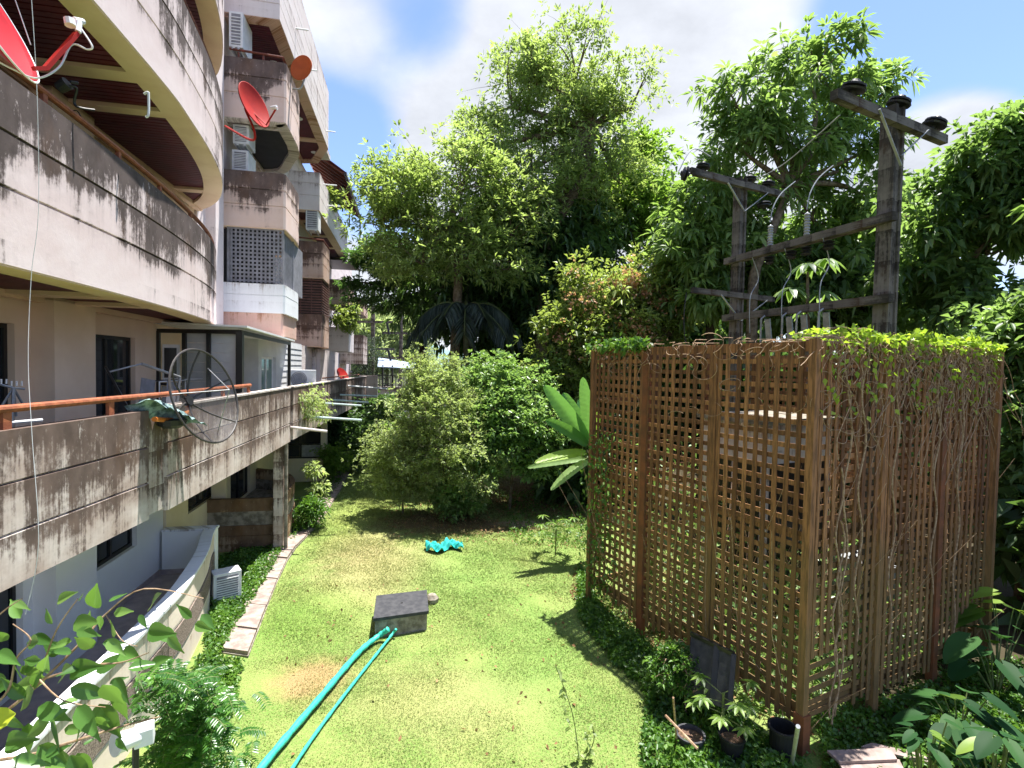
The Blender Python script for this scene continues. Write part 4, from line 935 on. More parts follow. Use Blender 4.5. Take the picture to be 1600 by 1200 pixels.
# ------------------------------------------------------------------ things on the balconies
def rods(name, lab, cat, segs, r, mt, loc=None, extra=None):
    r_ = thing(name, lab, cat, loc or segs[0][0]); 
    for nm, p, q in segs: mm = M(); mm.tube([p, q], r, 6); mm.build(nm, m[mt], r_)
    return r_
# folded deck chair against the pier
b0 = B(-4.15, 8.6, 3.2)
r_ = thing('folding_chair', 'folded aluminium garden chair leaning below the pier', 'chair', b0)
def bseg(nm, a, b_, r=.014, mt='grey_metal', par=None): mm = M('B'); mm.tube([a, b_], r, 6); mm.build(nm, m[mt], par)
bseg('leg', (-4.2, 8.2, 4.72), (-4.0, 8.9, 3.5), .016, 'black', r_); bseg('leg', (-4.35, 8.5, 4.70), (-4.1, 9.15, 3.5), .016, 'grey_metal', r_)
bseg('armrest', (-4.0, 8.75, 4.76), (-3.75, 9.45, 4.55), .022, 'grey_metal', r_); bseg('leg', (-3.75, 9.45, 4.55), (-3.8, 9.3, 3.4), .02, 'grey_metal', r_)
bseg('brace', (-4.2, 8.3, 4.64), (-4.0, 8.75, 4.76), .012, 'grey_metal', r_)
mm = M('B'); mm.add([(-4.0, 8.75, 4.55), (-3.98, 9.15, 4.5), (-4.0, 8.9, 3.5), (-4.05, 8.65, 3.6)], [(0, 1, 2, 3)]); mm.add([(-4.005, 8.755, 4.55), (-3.985, 9.155, 4.5), (-4.005, 8.905, 3.5), (-4.055, 8.655, 3.6)], [(3, 2, 1, 0)]); mm.build('seat_fabric', m['lattice_grey'], r_)
mm = M('B'); mm.add([(-3.84, 9.2, 4.5), (-3.78, 9.42, 4.45), (-3.8, 9.35, 3.4), (-3.86, 9.15, 3.4)], [(0, 1, 2, 3)]); mm.build('back_fabric', m['lattice_grey'], r_)
# clothes airer
r_ = thing('clothes_airer', 'low folding clothes airer with thin white rods by the sliding door', 'clothes airer', B(-4.3, 10.4, 3.2))
for s in (9.9, 10.95): bseg('leg', (-4.25, s, 4.45), (-4.25, s, 3.2), .012, 'white_metal', r_); bseg('leg', (-4.45, s, 4.45), (-4.45, s, 3.2), .012, 'white_metal', r_)
bseg('rail', (-4.25, 9.9, 4.45), (-4.25, 10.95, 4.45), .012, 'white_metal', r_); bseg('rail', (-4.45, 9.9, 4.45), (-4.45, 10.95, 4.45), .012, 'white_metal', r_); bseg('rail', (-4.2, 10.8, 4.47), (-4.0, 12.1, 4.47), .01, 'white_metal', r_)
for k in range(9): bseg('rod', (-4.45, 10.0 + k * .1, 4.46), (-4.25, 10.0 + k * .1, 4.46), .01, 'dark_mesh', r_)
bseg('strut', (-4.3, 10.45, 4.35), (-4.3, 10.15, 3.8), .01, 'grey_metal', r_); bseg('strut', (-4.3, 10.45, 4.35), (-4.3, 10.8, 3.8), .01, 'grey_metal', r_)
# umbrella style airer at the left edge
q = P(20, 612, 5.2); r_ = thing('clothes_stand', 'spidery metal clothes stand in front of the dark door at the left edge', 'clothes airer', Vector((q.x, q.y, 3.2)))
top = P(21, 606, 5.2); 
for nm, e in (('arm', P(-10, 598, 5.1)), ('arm', P(38, 608, 5.3)), ('leg', P(-4, 645, 5.1)), ('leg', P(36, 632, 5.35)), ('leg', P(18, 668, 5.0)), ('leg', P(25, 650, 5.3)), ('post', P(20, 640, 5.2))):
    mm = M(); mm.tube([top, e], .012 if nm != 'post' else .016, 6); mm.build(nm, m['grey_metal'], r_)
for k in range(6): mm = M(); c_ = P(-6 + 8 * k, 600 + (k > 2) * 3, 5.1 + .03 * k); mm.tube([c_, c_ + Vector((0, 0, .05))], .008, 5); mm.build('peg', m['white_metal'], r_)
mm = M(); mm.tube([P(-5, 662, 4.7), P(66, 656, 5.0)], .016, 6); o = mm.build('broom_handle', m['white_metal']); tag(o, 'pale pole lying along the railing at the left edge', 'pole')
# lamp, bulb and hook fittings under the second floor soffit
q = P(100, 132, 5.2); r_ = thing('wall_lamp', 'black swivel spotlight under the maroon soffit', 'lamp', q)
mm = M(); mm.tube([P(92, 138, 5.2), P(106, 130, 5.2)], [.05, .06], 10); mm.build('head', m['black'], r_)
mm = M(); mm.tube(smooth_path3([P(106, 134, 5.2), P(120, 138, 5.25), P(116, 160, 5.3), P(124, 168, 5.3), P(148, 172, 5.4)], 4), .012, 6); mm.tube([P(110, 128, 5.2), P(122, 130, 5.25)], .016, 6); mm.build('bracket', m['black'], r_)
q = P(231, 165, 6.3); r_ = thing('pipe_hook', 'white metal hook hanging from the cream soffit beam', 'hook', q)
mm = M(); mm.tube(smooth_path3([P(225, 147, 6.3), P(231, 144, 6.3), P(232, 150, 6.3), P(232, 178, 6.3), P(228, 183, 6.3)], 4), .014, 6); mm.build('hook', m['white_metal'], r_)
mm = M(); mm.tube(smooth_path3([P(106, 176, 5.6), P(120, 173, 5.6), P(128, 186, 5.6), P(134, 196, 5.6)], 4), .006, 5); mm.tube([P(134, 196, 5.6), P(131, 192, 5.6)], .02, 6); o = mm.build('power_cable', m['black']); tag(o, 'short cord with a plug hanging below the black spotlight', 'cord')
mm = M(); mm.tube(smooth_path3([P(49, -5, 3.9), P(58, 150, 4.0), P(60, 330, 4.05), P(49, 430, 4.05), P(44, 560, 4.0), P(50, 680, 3.95), P(60, 850, 3.9), P(40, 960, 3.9)], 8), .0022, 5); o = mm.build('loose_cable', m['white_metal']); tag(o, 'loose white cable hanging down across the balconies at the left', 'cable')
# pipes and vine on the long parapet
for k, (a, b_, mt) in enumerate((((-3.05, 14.25, 3.15), (-2.1, 14.1, 3.05), 'pale_far'), ((-2.95, 15.6, 3.3), (-1.35, 15.5, 3.2), 'cloth_pipe'), ((-2.9, 18.2, 3.5), (-1.6, 18.2, 3.42), 'cloth_pipe'), ((-2.85, 20.0, 3.5), (-1.5, 20.1, 3.4), 'cloth_pipe'), ((-2.8, 21.6, 3.6), (-1.3, 21.8, 3.55), 'cloth_pipe'), ((-2.8, 23.6, 3.9), (-.9, 24, 3.75), 'white_metal'))):
    if mt == 'cloth_pipe': m.setdefault('cloth_pipe', plain('pipe_pale_blue', (.50, .60, .60), (.36, .44, .44), 8, .6, .3))
    lab = ('short white', 'lowest pale blue', 'second pale blue', 'third pale blue', 'fourth pale blue', 'farthest white')[k] + ' drain pipe sticking out of the long streaked parapet'
    mm = M('B'); mm.tube([a, b_], .035, 8); o = mm.build('drain_pipe', m[mt]); tag(o, lab, 'pipe', 'drain pipes through the first floor parapet')
# ------------------------------------------------------------------ foliage tools
def norm(a): return a / (np.linalg.norm(a, axis=1, keepdims=True) + 1e-9)
class Leaves:
    """collects blades; each blade has its own random value for colour"""
    def __init__(s): s.V = []; s.F = []; s.R = []; s.n = 0
    def add(s, base, d, up, L, Wd, droop=.25, fold=.12, shape='r', cr=None):
        N = len(base); 
        if N == 0: return
        L = np.broadcast_to(np.asarray(L, float), (N,)).reshape(N, 1); Wd = np.broadcast_to(np.asarray(Wd, float), (N,)).reshape(N, 1)
        d = norm(d); side = norm(np.cross(d, up)); nn = np.cross(side, d)
        r = rng.random(N) if cr is None else np.clip(.62 * cr + .38 * rng.random(N), 0, 1)
        dr = nn * 0 + np.array([[0, 0, -1.0]])
        if shape == 'r':
            v0 = base; v1 = base + d * L * .45 + side * Wd / 2 + nn * Wd * fold; v3 = base + d * L * .45 - side * Wd / 2 + nn * Wd * fold
            v2 = base + d * L + dr * L * droop
            V = np.stack([v0, v1, v2, v3], 1).reshape(-1, 3); idx = np.arange(N)[:, None] * 4 + s.n
            F = np.stack([np.hstack([idx, idx + 1, idx + 2]), np.hstack([idx, idx + 2, idx + 3])], 1).reshape(-1, 3)
            s.V.append(V); s.F.append(F); s.R.append(np.repeat(r, 2)); s.n += 4 * N
        else:
            a1 = base + d * L * .28 + dr * L * droop * .10; a2 = base + d * L * .66 + dr * L * droop * .5; tip = base + d * L * .98 + dr * L * droop
            V = np.stack([base, a1 + side * Wd * .46 + nn * Wd * fold, a2 + side * Wd * .40 + nn * Wd * fold, tip, a2 - side * Wd * .40 + nn * Wd * fold, a1 - side * Wd * .46 + nn * Wd * fold, a1, a2], 1).reshape(-1, 3)
            i = np.arange(N)[:, None] * 8 + s.n
            tri = [(0, 1, 6), (0, 6, 5), (1, 2, 7), (1, 7, 6), (6, 7, 4), (6, 4, 5), (2, 3, 7), (7, 3, 4)]
            F = np.stack([np.hstack([i + a, i + b, i + c]) for a, b, c in tri], 1).reshape(-1, 3)
            s.V.append(V); s.F.append(F); s.R.append(np.repeat(r, 8)); s.n += 8 * N
    def build(s, name, mat_, parent=None, kind=None, loc=None):
        V = np.concatenate(s.V); F = np.concatenate(s.F); Rr = np.concatenate(s.R)
        if parent is not None: inv = np.array(WM[parent.name].inverted()); V = V @ inv[:3, :3].T + inv[:3, 3]
        elif loc is not None: V = V - np.array(loc)
        me = bpy.data.meshes.new(name); me.vertices.add(len(V)); me.vertices.foreach_set('co', V.astype(np.float32).ravel())
        me.loops.add(F.size); me.loops.foreach_set('vertex_index', F.astype(np.int32).ravel())
        me.polygons.add(len(F)); me.polygons.foreach_set('loop_start', np.arange(0, F.size, 3, dtype=np.int32)); me.polygons.foreach_set('loop_total', np.full(len(F), 3, dtype=np.int32))
        me.update(calc_edges=True); a = me.attributes.new('r', 'FLOAT', 'FACE'); a.data.foreach_set('value', Rr.astype(np.float32))
        me.materials.append(mat_); o = bpy.data.objects.new(name, me); reg(o, parent, loc or (0, 0, 0))
        if kind: o['kind'] = kind
        return o
def rdir(N, zb=0.0):
    d = rng.normal(size=(N, 3)); d[:, 2] += zb; return norm(d)
def pxl(px, py, Y, rx, ry, ry_depth=None):
    """ellipsoid whose outline at depth Y spans rx, ry photo pixels"""
    c = P(px, py, Y); k = Y / 800; a, b = rx * k, ry * k
    return (np.array(c), np.array([a, ry_depth or (a + b) / 2, b]))
LM = {
 'olive': leafmat('leaf_olive_small', (.10, .15, .045), (.21, .29, .095), (.40, .48, .20), .55),
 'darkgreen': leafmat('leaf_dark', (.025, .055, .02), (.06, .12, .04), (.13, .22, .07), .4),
 'bright': leafmat('leaf_bright', (.06, .12, .02), (.14, .25, .04), (.30, .44, .09), .5),
 'mango': leafmat('leaf_mango', (.045, .09, .03), (.12, .20, .065), (.34, .46, .17), .52),
 'broad': leafmat('leaf_broad', (.04, .08, .03), (.10, .18, .065), (.30, .42, .16), .5),
 'grey': leafmat('leaf_greyish', (.11, .15, .06), (.26, .33, .14), (.48, .55, .28), .5, rough=.5),
 'shrub': leafmat('leaf_shrub', (.05, .11, .035), (.14, .25, .08), (.32, .46, .17), .45, rough=.35),
 'flower': leafmat('leaf_flowering_bush', (.05, .09, .025), (.16, .23, .06), (.42, .48, .17), .45),
 'fern': leafmat('leaf_feathery', (.03, .07, .03), (.07, .14, .05), (.14, .25, .08), .45),
 'petal': leafmat('petal_coral', (.45, .16, .09), (.60, .30, .20), (.72, .50, .36), .4),
 'palm': leafmat('leaf_palm_shaded', (.03, .045, .035), (.06, .085, .065), (.11, .14, .11), .2, rough=.5, spec=.3),  # tones lowered so the palm's shade sits in the leaf colour
 'lime': leafmat('leaf_lime', (.10, .18, .02), (.24, .36, .04), (.45, .58, .08), .5),
 'casuarina': leafmat('leaf_casuarina_hazed', (.30, .35, .20), (.40, .46, .26), (.52, .58, .36), .45),  # pale tones: distance haze painted into the leaf colour
 'banana': leafmat('leaf_banana', (.07, .22, .06), (.12, .32, .10), (.20, .42, .12), .42, rough=.35, tcol=(.30, .60, .06)),
 'banana_y': leafmat('leaf_banana_yellow', (.12, .26, .04), (.20, .34, .05), (.32, .42, .08), .45),
 'taro': leafmat('leaf_taro', (.012, .045, .014), (.022, .075, .022), (.045, .12, .03), .3, rough=.6, spec=.18),
 'ficus': leafmat('leaf_ficus', (.05, .13, .03), (.10, .22, .05), (.20, .33, .08), .38, rough=.28),
 'yellow': leafmat('leaf_yellowed', (.55, .60, .05), (.6, .65, .06), (.65, .68, .08), .4),
 'dry': leafmat('leaf_dry', (.16, .075, .03), (.28, .15, .07), (.42, .28, .15), .15, rough=.8),
 'cover': leafmat('leaf_ground_cover', (.03, .08, .015), (.07, .17, .025), (.18, .32, .05), .35),
 'curry': leafmat('leaf_pinnate', (.02, .07, .015), (.04, .13, .025), (.14, .30, .05), .36, rough=.3),
 'grassb': None,
}
m['bark'] = plain('bark_grey_brown', (.22, .17, .12), (.10, .075, .05), 8, .95, .1, bump=.8, bdist=.02)
m['bark_dark'] = plain('bark_dark', (.07, .055, .04), (.04, .03, .022), 8, .95, .1, bump=.8, bdist=.02)
m['vine'] = plain('dry_vine', (.42, .30, .20), (.24, .15, .09), 20, .9, .15, bump=.3)
m['stem_green'] = plain('stem_green', (.16, .20, .06), (.10, .12, .05), 12, .7, .25, bump=.2)

def curve(a, b, sag=.12, n=6, wob=.06):
    a, b = Vector(a), Vector(b); L = (b - a).length; mid = Vector(rng.normal(size=3)) * wob * L; pts = []
    for i in range(n + 1):
        t_ = i / n; w = math.sin(math.pi * t_); pts.append(a.lerp(b, t_) + mid * w + Vector((0, 0, 1)) * sag * L * w)
    return pts
def taper(n, r0, r1): return [r0 + (r1 - r0) * i / (n - 1) for i in range(n)]

def plant(name, lab, cat, base, lobes, boughs, per, leaf, mat_, L=.2, Wd=.07, droop=.3, spread=.5, ros=7, shape='r', trunk=None, tr=.25, bark='bark', group=None,
          limbs=True, flat=.7, up=.35, shell=.45, twigs=True, hole=0.0, extra=None, crown_name='crown', shapekind=None):
    """tree or bush: lobes -> boughs (clumps) -> twig ends -> a rosette of leaves at each"""
    r_ = thing(name, lab, cat, base, 0, group)
    lv = Leaves(); br = M(); tw = M(); basev = Vector(base)
    tot = sum(float(np.prod(l[1])) ** (2 / 3) for l in lobes)
    fork = Vector(trunk[-1]) if trunk else None
    for c, rad in lobes:
        k = max(3, int(boughs * float(np.prod(rad)) ** (2 / 3) / tot)); cv = Vector(c)
        d = rdir(k, .15); bc = c + d * rad * (shell + (1 - shell) * rng.random((k, 1)) ** .5)
        if limbs and fork is not None:
            hub = Vector(c - np.array([0, 0, rad[2] * .45])); br.tube(curve(fork, hub, .05, 7, .05), taper(8, tr * .55, tr * .22), 6, False)
        for i in range(k):
            b_ = bc[i]
            if limbs and fork is not None and (i % 2 == 0):
                br.tube(curve(hub, b_, .04, 4, .06), taper(5, tr * .18, tr * .04), 5, False)
            sp = spread * (.7 + .6 * rng.random()); n = per
            q = b_ + rng.normal(size=(n, 3)) * np.array([sp, sp, sp * flat])
            if hole: q = q[rng.random(n) > hole]; n = len(q)
            out = norm((q - b_) + (b_ - c) * .6 + rng.normal(size=(n, 3)) * .15 * sp)
            if twigs:
                for j in range(0, n, 5): tw.tube([b_, (Vector(b_) + Vector(q[j])) / 2 + Vector((0, 0, .04)), q[j]], [tr * .035 + .004, .006, .003], 3, False)
            cr = np.clip(.5 + .22 * rng.normal() + .10 * rng.normal(size=n), 0, 1)
            qq = np.repeat(q, ros, 0); oo = np.repeat(out, ros, 0); rr = rdir(len(qq))
            dd = norm(oo * .55 + rr * .9 + np.array([[0, 0, up]])); upv = norm(rdir(len(qq)) * .45 + np.array([[0, 0, 1.0]]))
            lv.add(qq + rr * L * .18, dd, upv, L * (.6 + .7 * rng.random(len(qq))), Wd * (.7 + .6 * rng.random(len(qq))), droop, .14, shape, np.repeat(cr, ros))
    lv.build(crown_name, LM[mat_], r_)
    if trunk: 
        t_ = M(); pts = smooth_path3(trunk, 5); t_.tube(pts, taper(len(pts), tr, tr * .5), 10, False); t_.build('trunk', m[bark], r_, smooth=True)
    if br.f: o = br.build('limbs', m[bark], r_, smooth=True); o['kind'] = 'stuff'
    if tw.f: o = tw.build('twigs', m[bark], r_); o['kind'] = 'stuff'
    return r_
def gb(px, Y): q = P(px, 590, Y); return Vector((q.x, Y, 0))

# ------------------------------------------------------------------ the trees beyond the lawn
YB = 24.0
b0 = gb(845, YB)
plant('tree', 'tallest airy olive green tree rising behind the shrubs in the middle', 'tree', b0,
      [pxl(900, 95, YB, 85, 62), pxl(800, 140, YB, 52, 58), pxl(985, 150, YB, 52, 48), pxl(860, 175, YB, 70, 40), pxl(760, 215, YB, 45, 35), pxl(830, 245, YB + .5, 100, 50), pxl(905, 225, YB, 70, 50), pxl(960, 260, YB, 60, 40), pxl(860, 300, YB, 110, 45), pxl(850, 110, YB, 50, 45), pxl(930, 150, YB, 60, 40)], 190, 27, None, 'olive',
      L=.27, Wd=.078, droop=.2, spread=.42, ros=7, trunk=[b0, P(850, 420, YB), P(880, 330, YB), P(915, 270, YB), P(925, 200, YB)], tr=.34, hole=.12, up=.3)
b0 = gb(700, 22)
plant('tree', 'spreading yellow green tree crown reaching left toward the flats', 'tree', b0,
      [pxl(720, 275, 22, 80, 50), pxl(640, 300, 22, 70, 48), pxl(595, 335, 22, 45, 42), pxl(790, 300, 22.5, 75, 48), pxl(700, 350, 22, 85, 40), pxl(615, 395, 22, 42, 32), pxl(585, 270, 22, 25, 22), pxl(745, 235, 22.5, 40, 30), pxl(800, 350, 22, 60, 35), pxl(725, 395, 21.3, 60, 34), pxl(660, 400, 21.5, 50, 30), pxl(790, 410, 21.5, 45, 30)], 175, 27, None, 'olive',
      L=.27, Wd=.08, droop=.2, spread=.46, ros=7, trunk=[b0, P(715, 470, 22), P(712, 400, 22), P(700, 360, 22)], tr=.24, hole=.1)
b0 = gb(1010, 27)
plant('tree', 'bright green rounded tree just right of the tall olive tree', 'tree', b0,
      [pxl(1000, 275, 27, 48, 46), pxl(960, 330, 27, 50, 45), pxl(1015, 350, 27, 42, 50), pxl(920, 300, 27.5, 40, 40)], 70, 46, None, 'bright',
      L=.36, Wd=.13, droop=.25, spread=.55, ros=6, trunk=[b0, P(1000, 450, 27), P(985, 360, 27)], tr=.28)
b0 = gb(800, 25.5)
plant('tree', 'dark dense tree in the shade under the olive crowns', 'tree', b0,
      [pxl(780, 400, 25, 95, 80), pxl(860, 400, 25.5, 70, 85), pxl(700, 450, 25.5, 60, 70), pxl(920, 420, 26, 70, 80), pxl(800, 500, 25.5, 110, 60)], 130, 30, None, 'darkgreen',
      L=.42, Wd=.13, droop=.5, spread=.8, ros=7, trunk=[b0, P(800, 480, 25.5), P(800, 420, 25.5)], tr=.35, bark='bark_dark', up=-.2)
b0 = gb(640, 27)
plant('tree', 'feathery layered dark tree behind the left end of the grove', 'tree', b0,
      [pxl(600, 405, 27, 55, 14), pxl(640, 380, 27, 60, 16), pxl(585, 440, 27, 40, 12), pxl(640, 430, 27, 55, 14), pxl(610, 475, 27, 60, 12), pxl(665, 480, 27, 50, 18), pxl(670, 420, 27, 50, 25)], 90, 36, None, 'fern',
      L=.26, Wd=.09, droop=.3, spread=.42, ros=6, flat=.28, trunk=[b0, P(665, 500, 27), P(655, 440, 27)], tr=.22, bark='bark_dark')
b0 = gb(985, 19.5)
plant('bougainvillea', 'flowering bush with coral blooms behind the lattice enclosure', 'bush', b0,
      [pxl(930, 455, 19.5, 62, 42), pxl(1010, 445, 19, 62, 42), pxl(900, 520, 19, 45, 50), pxl(980, 520, 19, 70, 50), pxl(1050, 500, 18.5, 50, 50), pxl(1080, 440, 19, 35, 40)], 120, 32, None, 'flower',
      L=.24, Wd=.10, droop=.3, spread=.36, ros=6, trunk=[b0, P(985, 560, 19.5)], tr=.12)
fl = Leaves()
root = bpy.data.objects['bougainvillea']
for (px, py, k, s_) in ((985, 440, 120, .5), (1015, 455, 70, .5), (990, 520, 150, .8), (910, 470, 60, 1.0), (1040, 470, 90, .6), (930, 540, 45, .9), (960, 590, 20, .5), (870, 520, 20, .5)):
    c = np.array(P(px, py, 18.2)); q = c + rng.normal(size=(k, 3)) * s_ * .5; q = np.repeat(q, 5, 0); fl.add(q + rng.normal(size=q.shape) * .05, rdir(len(q)), rdir(len(q)), .12, .09, .1, .1)
fl.build('flowers', LM['petal'], root)
# --- mango and its neighbours behind the poles
b0 = gb(1190, 16.5)
plant('mango_tree', 'tall mango tree with drooping leaf rosettes behind the power poles', 'tree', b0,
      [pxl(1270, 108, 16.5, 80, 50), pxl(1190, 165, 16.5, 62, 48), pxl(1320, 160, 17, 48, 50), pxl(1240, 210, 16.5, 90, 44), pxl(1190, 280, 17, 70, 36), pxl(1310, 250, 17, 50, 40), pxl(1360, 120, 17, 22, 22), pxl(1395, 130, 17, 18, 18), pxl(1270, 330, 17.5, 80, 30), pxl(1150, 150, 16.5, 35, 30), pxl(1160, 220, 16.5, 45, 35), pxl(1350, 220, 17, 45, 40), pxl(1360, 300, 17.5, 50, 40)], 118, 10, None, 'mango',
      L=.36, Wd=.095, droop=.4, spread=.29, ros=11, shape='l', trunk=[b0, P(1175, 470, 16.5), P(1200, 380, 16.5), P(1235, 290, 16.6)], tr=.2, up=.15)
b0 = gb(1100, 18)
plant('mango_tree', 'darker mango tree left of the power poles above the flowering bush', 'tree', b0,
      [pxl(1100, 330, 18, 60, 45), pxl(1075, 390, 18, 55, 50), pxl(1140, 400, 18, 50, 60), pxl(1100, 460, 17.5, 50, 40)], 70, 18, None, 'mango',
      L=.40, Wd=.11, droop=.45, spread=.45, ros=10, shape='l', trunk=[b0, P(1110, 500, 18), P(1105, 420, 18)], tr=.18, up=.1, bark='bark_dark')
b0 = gb(1340, 19)
plant('tree', 'dark leafy tree filling the space between the two power poles', 'tree', b0,
      [pxl(1300, 400, 19, 90, 55), pxl(1210, 430, 19, 60, 55), pxl(1370, 370, 20, 60, 60), pxl(1300, 480, 18.5, 120, 45)], 80, 22, None, 'broad',
      L=.42, Wd=.15, droop=.45, spread=.6, ros=8, trunk=[b0, P(1330, 480, 19), P(1320, 420, 19)], tr=.22, up=0, bark='bark_dark')
b0 = gb(1265, 13.0)
r_ = thing('breadfruit_tree', 'young tree with big drooping star of leaves below the upper pole beam', 'tree', b0)
mm = M(); mm.tube([b0, P(1262, 500, 13), P(1262, 425, 13)], [.07, .05, .03], 8); mm.build('trunk', m['bark'], r_)
for (px, py, k) in ((1262, 412, 9), (1235, 450, 8), (1285, 455, 8), (1262, 480, 8), (1290, 405, 6)):
    c = np.array(P(px, py, 13)); 
    for a in range(k * 2):
        lv = Leaves(); t_ = a / k * 2 * math.pi * 1.03 + rng.random() * .4; d = np.array([[math.cos(t_), math.sin(t_), .10]]); lv.add(c[None], d, np.array([[0, 0, 1.0]]), .50, .17, .75, .1, 'l'); lv.build('leaf', LM['broad'], r_)
b0 = gb(1500, 14)
plant('tree', 'broad leaved tree right of the near power pole, lower crown', 'tree', b0,
      [pxl(1470, 330, 14, 60, 50), pxl(1545, 370, 14, 60, 60), pxl(1450, 420, 14.5, 60, 50), pxl(1530, 450, 14, 80, 50), pxl(1590, 300, 13.5, 45, 50), pxl(1480, 480, 14, 70, 30)], 68, 14, None, 'broad',
      L=.32, Wd=.12, droop=.4, spread=.30, ros=9, trunk=[b0, P(1500, 520, 14), P(1500, 430, 14)], tr=.16, up=.1)
b0 = gb(1640, 13)
plant('tree', 'upper crown of dark leaves at the right edge against the sky', 'tree', b0,
      [pxl(1560, 235, 13, 45, 45), pxl(1620, 220, 13, 50, 60), pxl(1600, 310, 13, 50, 50)], 44, 16, None, 'broad',
      L=.30, Wd=.11, droop=.4, spread=.28, ros=9, trunk=[b0, P(1640, 400, 13), P(1620, 300, 13)], tr=.2, up=.15)
b0 = gb(1610, 11)
plant('tree', 'shaded leafy tree crowding the right side of the enclosure', 'tree', b0,
      [pxl(1600, 540, 11, 60, 60), pxl(1620, 640, 10.5, 50, 60), pxl(1640, 740, 10.5, 60, 70), pxl(1610, 830, 10.5, 40, 50)], 70, 22, None, 'broad',
      L=.26, Wd=.11, droop=.4, spread=.34, ros=8, trunk=[b0, P(1610, 700, 11), P(1610, 560, 11)], tr=.1, up=.1)
plant('tree', 'overhanging tree mostly beyond the right edge shading the corner plants', 'tree', Vector((12.5, 8.5, 0)),
      [(np.array([10.6, 8.2, 7.6]), np.array([1.3, 1.6, .9])), (np.array([10.4, 6.3, 7.4]), np.array([1.3, 1.2, .8])), (np.array([12.6, 8.0, 8.6]), np.array([1.6, 1.8, 1.0]))], 60, 22, None, 'broad',
      L=.30, Wd=.11, droop=.4, spread=.34, ros=8, trunk=[Vector((12.5, 8.5, 0)), Vector((12.2, 8.3, 4)), Vector((12.0, 8.1, 7))], tr=.18)
# dark grove floor and backdrop
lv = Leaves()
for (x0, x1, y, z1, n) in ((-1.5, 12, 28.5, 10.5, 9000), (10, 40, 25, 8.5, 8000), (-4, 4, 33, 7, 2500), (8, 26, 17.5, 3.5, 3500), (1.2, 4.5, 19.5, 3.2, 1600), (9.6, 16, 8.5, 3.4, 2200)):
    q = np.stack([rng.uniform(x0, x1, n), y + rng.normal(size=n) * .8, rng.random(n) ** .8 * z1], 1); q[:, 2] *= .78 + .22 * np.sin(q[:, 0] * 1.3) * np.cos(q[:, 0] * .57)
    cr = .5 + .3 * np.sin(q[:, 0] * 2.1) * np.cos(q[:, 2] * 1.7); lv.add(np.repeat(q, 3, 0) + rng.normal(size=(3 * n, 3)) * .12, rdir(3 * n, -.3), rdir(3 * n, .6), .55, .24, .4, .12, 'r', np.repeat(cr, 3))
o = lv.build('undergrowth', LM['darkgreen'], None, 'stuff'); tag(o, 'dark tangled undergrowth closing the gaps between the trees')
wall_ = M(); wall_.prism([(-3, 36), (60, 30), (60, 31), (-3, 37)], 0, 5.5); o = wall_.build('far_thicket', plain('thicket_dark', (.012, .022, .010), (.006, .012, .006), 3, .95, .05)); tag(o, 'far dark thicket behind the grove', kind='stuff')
# ------------------------------------------------------------------ palm
def frond(parent, c, d, L, arch, mat_, n=34, lw=.05, ll=.55, hang=.8, name='frond'):
    pts = []; c = Vector(c); d = Vector(d).normalized()
    for i in range(10): t_ = i / 9; pts.append(c + d * L * t_ + Vector((0, 0, -arch * L * t_ * t_)))
    mm = M(); mm.tube(pts, taper(10, .03, .006), 5, False); sp = mm.build(name, m['stem_green'], parent)
    lv = Leaves(); ba = []; dd = []; 
    for i in range(n):
        t_ = .15 + .85 * i / n; k = t_ * 9; j = min(8, int(k)); p = pts[j].lerp(pts[j + 1], k - j); tg = (pts[j + 1] - pts[j]).normalized(); sd = tg.cross(Vector((0, 0, 1))).normalized()
        for sg in (-1, 1):
            for h in range(2): ba.append(p); dd.append(sd * sg * .8 + tg * .55 + Vector((0, 0, -hang * (.4 + .9 * random.random())))); 
    ba = np.array(ba); dd = np.array(dd); lv.add(ba, dd, np.tile([[0, 0, 1.0]], (len(ba), 1)), ll * (.7 + .5 * rng.random(len(ba))), lw, .35, .1, 'r'); lv.build('leaflets', LM[mat_], sp)
b0 = gb(729, 22.3); pt = P(728, 505, 22.3)
r_ = thing('palm_tree', 'shaded palm with drooping grey green fronds behind the bushes', 'palm', b0)
mm = M(); mm.tube([b0, P(729, 580, 22.3), pt], [.15, .14, .12], 12); mm.build('trunk', plain('palm_trunk', (.20, .20, .14), (.12, .12, .08), 6, .8, .2), r_)
mm = M(); mm.tube([pt, P(728, 470, 22.3)], [.12, .06], 10); mm.build('crownshaft', m['stem_green'], r_)
for k in range(14):
    a = k * 2 * math.pi / 14 + .3; frond(r_, P(728, 485, 22.0), (math.cos(a), math.sin(a) * .8 - .3, .75 if k % 2 else .3), 2.5, .75, 'palm', 30, .05, .75)
frond(r_, P(728, 485, 22.2), (.05, 0, 1), 2.6, .02, 'palm', hang=.3)

